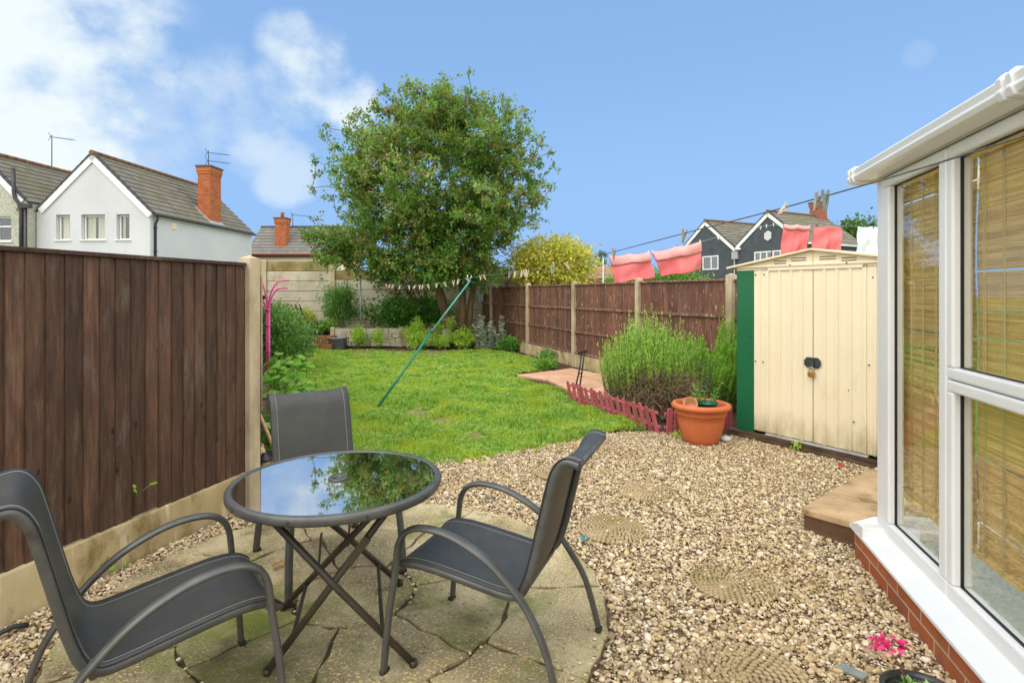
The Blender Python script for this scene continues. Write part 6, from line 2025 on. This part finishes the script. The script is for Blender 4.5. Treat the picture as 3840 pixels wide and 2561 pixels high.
tag(m.build('wooden_handle', mat('worn wooden handle', [lin(178, 134, 92), lin(208, 170, 126)], .6, 5, (1, 1, 6)), loc=b_), 'worn round wooden tool handle leaning behind the fence post', 'handle')
# little pale animal ornament and solar light beside the post
STONEO = mat('cream stone ornament', [lin(190, 160, 112), lin(224, 200, 156)], .9, 14, bump=.4, bscale=50, stains=[(lin(140, 112, 74), 8, .58, .75, (1, 1, 1))])
oc = V(-2.0, 4.5, 0)
orn = empty('stone_ornament', 'small cream stone animal ornament on the soil beside the post', 'ornament', oc)
m = MB(); m.ico(oc + V(0, 0, .07), (.055, .05, .075), sub=3); m.ico(oc + V(.01, -.01, .17), (.042, .042, .042), sub=3); m.ico(oc + V(.04, -.03, .162), (.026, .02, .018), sub=2)
for s_ in (-1, 1):
    m.ico(oc + V(.0 + .024 * s_, .0, .208), (.014, .01, .022), sub=2); m.ico(oc + V(.03, .03 * s_ - .01, .03), (.03, .018, .03), sub=2)
m.build('body', STONEO, orn)
oc2 = oc + V(.115, -.02, 0)
m = MB(); m.ico(oc2 + V(0, .02, .06), (.04, .035, .06), sub=3); m.ico(oc2 + V(.02, .02, .125), (.028, .028, .028), sub=2); m.ico(oc2 + V(.03, .02, .155), (.01, .008, .016), sub=2)
tag(m.build('stone_ornament', STONEO, loc=oc2), 'smaller cream stone figure next to the animal ornament by the post', 'ornament')
so_ = oc + V(.10, -.13, 0)
sl = empty('solar_light', 'black topped solar garden light beside the stone ornament', 'lamp', so_)
m = MB(); m.lathe([(.012, 0), (.012, .06), (.035, .065), (.05, .13), (.05, .135)], so_, 16); m.build('lamp_glass', mat('cream lamp glass', [lin(220, 190, 130)], .3), sl)
m = MB(); m.lathe([(.055, .135), (.058, .145), (.04, .17), (.02, .178), (.018, .195), (0, .197)], so_, 16); m.build('cap', BLACKPLASTIC, sl)
for k in range(4):
    an = k * PI / 2; m = MB(); m.tube([so_ + V(.036 * math.cos(an), .036 * math.sin(an), .065), so_ + V(.052 * math.cos(an), .052 * math.sin(an), .14)], .004, 5); m.build('strut', BLACKPLASTIC, sl)
# stones on the border soil
g = random.Random(5)
STONEM = mat('border stone', [lin(150, 122, 92), lin(196, 164, 128)], .9, 8, bump=.3)
for i, (x_, y_, r_, lb_) in enumerate(((-2.05, 5.3, .05, 'rounded pinkish stone on the border soil by the wooden handle'), (-1.86, 4.62, .035, 'small stone on the border soil beside the solar light'))):
    m = MB(); m.ico((x_, y_, r_ * .5), (r_, r_ * .8, r_ * .6), sub=3); tag(m.build('border_stone', STONEM, loc=(x_, y_, 0)), lb_, 'stone')

# hanging feeders on the far right fence
FEED = mat('pale blue feeder plastic', [lin(150, 196, 206), lin(176, 214, 220)], .4, 6)
for px, lb_ in ((1765, 'pale blue hanging bird feeder on the far fence, beside the prop'), (1814, 'pale blue hanging bird feeder nearest the far fence post, by green leaves')):
    q = RP(0) * 0
    # where the column meets the fence
    k = (px - 1920) / F; y_ = 5.297 / (.365 + k); q = V(k * y_, y_, 0) + rn * .09
    z1 = EYE - (1094 - HZ) / F * y_
    o = empty('bird_feeder', lb_, 'bird feeder', q + Z * (z1 - .28), 'pale blue feeders on the far fence')
    m = MB(); m.box(q.x - .075, q.y - .04, z1 - .26, q.x + .075, q.y + .04, z1 - .06); m.build('container', mat('pale feeder glass', [lin(196, 210, 206), lin(170, 190, 186)], .3, 10), o, bevel=.01)
    m = MB(); m.prism([(q.x - .1, q.y - .06, z1 - .06), (q.x + .1, q.y - .06, z1 - .06), (q.x + .07, q.y - .06, z1), (q.x - .07, q.y - .06, z1)], (0, .12, 0)); m.build('lid', FEED, o, bevel=.006)
    m = MB(); m.box(q.x - .09, q.y - .05, z1 - .285, q.x + .09, q.y + .05, z1 - .262); m.build('tray', FEED, o)
    m = MB(); m.tube([q + Z * z1, q + Z * (z1 + .1), q - rn * .08 + Z * (z1 + .12)], .005, 5); m.build('hook', AERIALM, o)

# ================================================================ foreground bits
bpx = V(.885, 1.93, 0) 
q = G(3415, 2560, .14)
fp = empty('black_flower_pot', 'black pot with succulent rosettes and a pink flower at the bottom edge', 'plant pot', V(q.x, q.y - .06, 0))
c = V(q.x, q.y - .06, 0)
m = MB(); m.lathe([(.085, 0), (.105, .12), (.118, .125), (.12, .148), (.11, .15), (.102, .135), (.098, .115), (0, .115)], c, 40); m.build('pot', mat('black pot plastic', [(.02, .022, .022), (.03, .032, .032)], .35, 8), fp)
m = MB(); m.lathe([(0, .116), (.098, .118)], c, 24); m.build('potting_soil', SOILM, fp)
L_SUC = LM('succulent leaves', (96, 150, 70), (136, 186, 100), (176, 212, 140), .25, .4, .5)
pos, dirs, ln = [], [], []
for (ox, oy, s_) in ((-.04, .0, 1), (.03, .02, .9), (-.01, .05, .8), (.02, -.04, .9), (.06, -.02, .7)):
    for k in range(15):
        a = k * 2.4; f = k / 15
        pos.append((c.x + ox, c.y + oy, .125 + .02 * f)); dirs.append((math.cos(a), math.sin(a), .25 + 1.2 * f)); ln.append(.06 * s_ * (1 - .45 * f))
leaf_obj('rosettes', pos, dirs, ln, np.array(ln) * .52, L_SUC, fp, .1, .05, 91)
fl = c + V(-.01, .045, 0)
ft = P(3325, 2425, c.y + .06)
m = MB(); m.tube([fl + Z * .12, fl.lerp(ft, .5) + Z * .08, ft], .0028, 6); m.tube([fl.lerp(ft, .8) + Z * .06, ft + V(.05, .0, .0)], .002, 5); m.build('flower_stem', mat('reddish stem', [lin(120, 60, 50), lin(140, 84, 60)], .7), fp, fix=False)
g = np.random.default_rng(92)
pp = np.concatenate([g.normal(size=(70, 3)) * np.array([.017, .014, .012]) + np.array(ft) + np.array([-.015, 0, .012]), g.normal(size=(26, 3)) * .009 + np.array(ft) + np.array([.05, 0, .0])])
leaf_obj('petals', pp, g.normal(size=pp.shape) + np.array([0, 0, .5]), .020, .014, LM('pink petals', (216, 30, 104), (236, 50, 128), (246, 100, 160), .2), fp, .1, .1, 92)
# slate chip, blue flower, red petal, dry leaves
q = G(3195, 2520, .02)
m = MB(); m.prism([(-.05, -.018, 0), (.045, -.022, 0), (.055, .01, 0), (-.04, .024, 0)], (0, 0, .009))
e = Euler((.12, -.1, -.9)); m.v = [tuple(e.to_matrix() @ Vector(p) + Vector((q.x, q.y, .02))) for p in m.v]
tag(m.build('slate_chip', mat('grey slate', [lin(120, 126, 122), lin(146, 150, 146)], .7, 20), loc=q), 'long grey slate chip on the gravel beside the black flower pot', 'stone')
q = G(2187, 2023, .02); g = np.random.default_rng(93)
pp = g.normal(size=(30, 3)) * np.array([.011, .011, .005]) + np.array([q.x, q.y, .028])
tag(leaf_obj('blue_flower', pp, g.normal(size=pp.shape) + np.array([0, 0, .5]), .018, .012, LM('turquoise petals', (50, 140, 150), (80, 170, 180), (120, 196, 200), .2), None, .1, .1, 93, loc=(q.x, q.y, .02)), 'small crumpled turquoise flower lying on the gravel by a rope mat', 'flower')
q = G(3150, 1747, .02)
pp = g.normal(size=(14, 3)) * np.array([.016, .016, .004]) + np.array([q.x, q.y, .026])
tag(leaf_obj('red_petals', pp, g.normal(size=pp.shape) + np.array([0, 0, .3]), .024, .018, LM('red petals', (190, 30, 40), (214, 44, 52), (226, 80, 84), .2), None, .1, .1, 94, loc=(q.x, q.y, .02)), 'few red petals on the gravel below the shed timber', 'petals')
q = G(2722, 1645, .03)
m = MB(); m.ico((q.x, q.y, .03), (.05, .035, .03), sub=2); tag(m.build('pale_stone', mat('white stone', [lin(214, 214, 208), lin(236, 236, 230)], .7, 10), loc=q), 'white stone on the gravel right of the terracotta planter', 'stone')
DRY = LM('dry leaf', (150, 100, 50), (186, 136, 76), (204, 160, 100), .2, .7, .2)
g = np.random.default_rng(95)
for i, (px, py, lb_) in enumerate(((1405, 2210, 'curled dry brown leaf on the patio between table legs'), (1015, 2125, 'dry brown leaf on the patio joint left of the table'), (1040, 2115, 'second dry leaf on the patio joint left of table'))):
    q = G(px, py, .03)
    tag(leaf_obj('dry_leaf', [(q.x, q.y, .036), (q.x + .01, q.y + .004, .036)], [(1, .3, .1), (.6, -.8, .2)], .045, .022, DRY, None, .25, .2, 95 + i, loc=(q.x, q.y, .03)), lb_, 'leaf')
# black hose end at the left edge
m = MB(); a = G(0, 2392, .02); b_ = G(105, 2350, .02); m.tube([a + V(-.4, -.1, .02), a + V(0, 0, .02), a.lerp(b_, .5) + V(0, 0, .025), b_ + V(0, 0, .008)], .011, 8)
tag(m.build('black_hose', BLACKPLASTIC, loc=a), 'short length of black hose on the gravel at the left edge', 'hose')
# bit of dark string under the right chair arm
q = G(1820, 1870, .02)
m = MB(); m.tube(catmull([q + V(-.03, .05, .015), q + V(0, .02, .025), q + V(.01, -.02, .02), q + V(.05, -.05, .018), q + V(.07, -.08, .018)], 5), .006, 6)
tag(m.build('frayed_string', mat('dark frayed cord', [lin(90, 90, 90), lin(120, 120, 118)], .9, 30), loc=q), 'short frayed grey cord on the gravel behind the right chair arm', 'cord')
# ================================================================ sky, sun, camera
w = bpy.data.worlds.new('World'); SC.world = w; w.use_nodes = True
T_ = w.node_tree; NN = T_.nodes
bg = NN['Background']
def nn(t, **k):
    n = NN.new(t)
    for a, v in k.items(): setattr(n, a, v)
    return n
lk = lambda a, b: T_.links.new(a, b)
SUN_EL, SUN_AZ = math.radians(52), math.atan2(-.5, -.8)
sky = nn('ShaderNodeTexSky', sky_type='NISHITA'); sky.sun_disc = False
sky.sun_elevation = SUN_EL; sky.sun_rotation = SUN_AZ
sky.air_density = 1.0; sky.dust_density = .6; sky.ozone_density = 1.6
tc = nn('ShaderNodeTexCoord')
vec = tc.outputs['Generated']
def mth(op, a, b=0.0, c=None):
    m = nn('ShaderNodeMath', operation=op)
    for s, v in zip(m.inputs, (a, b) if c is None else (a, b, c)):
        if isinstance(v, (int, float)): s.default_value = v
        else: lk(v, s)
    return m.outputs[0]
def smooth(x, lo, hi):
    m = nn('ShaderNodeMapRange', interpolation_type='SMOOTHSTEP')
    lk(x, m.inputs[0]); m.inputs[1].default_value = lo; m.inputs[2].default_value = hi
    return m.outputs[0]
def wnoise(scale, detail=6, rough=.6, stretch=(1, 1, 1), off=(0, 0, 0)):
    mp = nn('ShaderNodeMapping'); mp.inputs['Scale'].default_value = stretch; mp.inputs['Location'].default_value = off
    lk(vec, mp.inputs[0])
    n = nn('ShaderNodeTexNoise'); n.inputs['Scale'].default_value = scale; n.inputs['Detail'].default_value = detail; n.inputs['Roughness'].default_value = rough
    lk(mp.outputs[0], n.inputs['Vector']); return n.outputs['Fac']
def blob(px, py, rad, soft):
    d = Vector(((px - 1920) / F, 1, (HZ - py) / F)).normalized()
    v = nn('ShaderNodeVectorMath', operation='DOT_PRODUCT'); lk(vec, v.inputs[0]); v.inputs[1].default_value = d
    return smooth(v.outputs['Value'], math.cos(math.radians(rad + soft)), math.cos(math.radians(max(rad - soft, 0))))
n1 = wnoise(5.0, 7, .58, (1, 1, 1.2), (3, 1, 2)); n2 = wnoise(13, 6, .6, (1, 1, 1.3), (1, 5, 0))
nz = mth('ADD', mth('MULTIPLY', n1, .7), mth('MULTIPLY', n2, .3))
def cloud(b, k, lo, hi):
    return mth('MULTIPLY', smooth(mth('ADD', b, mth('MULTIPLY', mth('SUBTRACT', nz, .5), k)), lo, hi), smooth(b, .02, .35))
acc = None
def amax(a, b): return b if a is None else mth('MAXIMUM', a, b)
acc = amax(acc, cloud(blob(-330, 300, 12.0, 9), 3.2, .15, 1.0))
acc = amax(acc, mth('MULTIPLY', cloud(blob(430, 480, 5, 5), 2.6, .3, 1.5), .8))
for px, py, r_, k_ in ((1180, 270, 3.0, .95), (1095, 170, 2.2, .7), (1290, 345, 2.4, .9), (1060, 340, 2.6, .5), (860, 410, 3.4, .55), (950, 520, 2.6, .55), (1070, 640, 2.2, .5), (3440, 205, .8, .12)):
    acc = amax(acc, mth('MULTIPLY', cloud(blob(px, py, r_, r_), 3.4, .3, 1.2), k_))
# overcast part of the sky: above, to the left and behind the viewer
sep = nn('ShaderNodeSeparateXYZ'); lk(vec, sep.inputs[0])
back = smooth(mth('ADD', sep.outputs[1], mth('MULTIPLY', mth('SUBTRACT', n1, .5), .35)), .58, .25)
front = acc
acc = amax(acc, back)
hs = nn('ShaderNodeMix', data_type='RGBA', blend_type='MULTIPLY'); hs.inputs[0].default_value = 1
lk(sky.outputs[0], hs.inputs[6]); hs.inputs[7].default_value = (*SKY_GAIN, 1)
# the lower sky stays a clean pale blue
hz = smooth(sep.outputs[2], .0, .38)
mixh = nn('ShaderNodeMix', data_type='RGBA'); lk(hz, mixh.inputs[0])
mixh.inputs[6].default_value = (*SKY_LOW, 1); lk(hs.outputs[2], mixh.inputs[7])
mixb = nn('ShaderNodeMix', data_type='RGBA'); mixb.inputs[0].default_value = .7
lk(mixh.outputs[2], mixb.inputs[6]); mixb.inputs[7].default_value = (*SKY_TOP, 1)
cl = nn('ShaderNodeMix', data_type='RGBA'); lk(n1, cl.inputs[0]); cl.inputs[6].default_value = (*CLOUD_A, 1); cl.inputs[7].default_value = (*CLOUD_B, 1)
cf = nn('ShaderNodeMix', data_type='RGBA'); lk(back, cf.inputs[0]); cf.inputs[6].default_value = (*CLOUD_F, 1); lk(cl.outputs[2], cf.inputs[7]); cl = cf
mixc = nn('ShaderNodeMix', data_type='RGBA'); lk(acc, mixc.inputs[0]); lk(mixb.outputs[2], mixc.inputs[6]); lk(cl.outputs[2], mixc.inputs[7])
lk(mixc.outputs[2], bg.inputs['Color']); bg.inputs['Strength'].default_value = .13

sd_ = bpy.data.lights.new('sun', 'SUN'); so2 = bpy.data.objects.new('sun', sd_); COL.objects.link(so2)
sd_.energy = SUN_E; sd_.angle = math.radians(40); sd_.color = (1, .96, .9)
ts = Vector((math.sin(SUN_AZ) * math.cos(SUN_EL), math.cos(SUN_AZ) * math.cos(SUN_EL), math.sin(SUN_EL)))
so2.rotation_euler = ts.to_track_quat('Z', 'Y').to_euler(); so2.location = (0, 0, 20)

cam = bpy.data.cameras.new('camera'); co = bpy.data.objects.new('camera', cam); COL.objects.link(co)
co.location = (0, 0, EYE); co.rotation_euler = (math.radians(90), 0, 0)
cam.sensor_width = 36; cam.lens = 20.0; cam.shift_y = -(1280.5 - HZ) / 3840; cam.clip_end = 2000; cam.clip_start = .02
SC.camera = co
SC.view_settings.view_transform = 'Standard'; SC.view_settings.look = 'None'; SC.view_settings.gamma = 1
SC.view_settings.exposure = EXPOSURE
SC.render.engine = 'CYCLES'
SC.cycles.use_denoising = True
SC.cycles.max_bounces = 6; SC.cycles.transparent_max_bounces = 12
SC.cycles.sample_clamp_indirect = 6
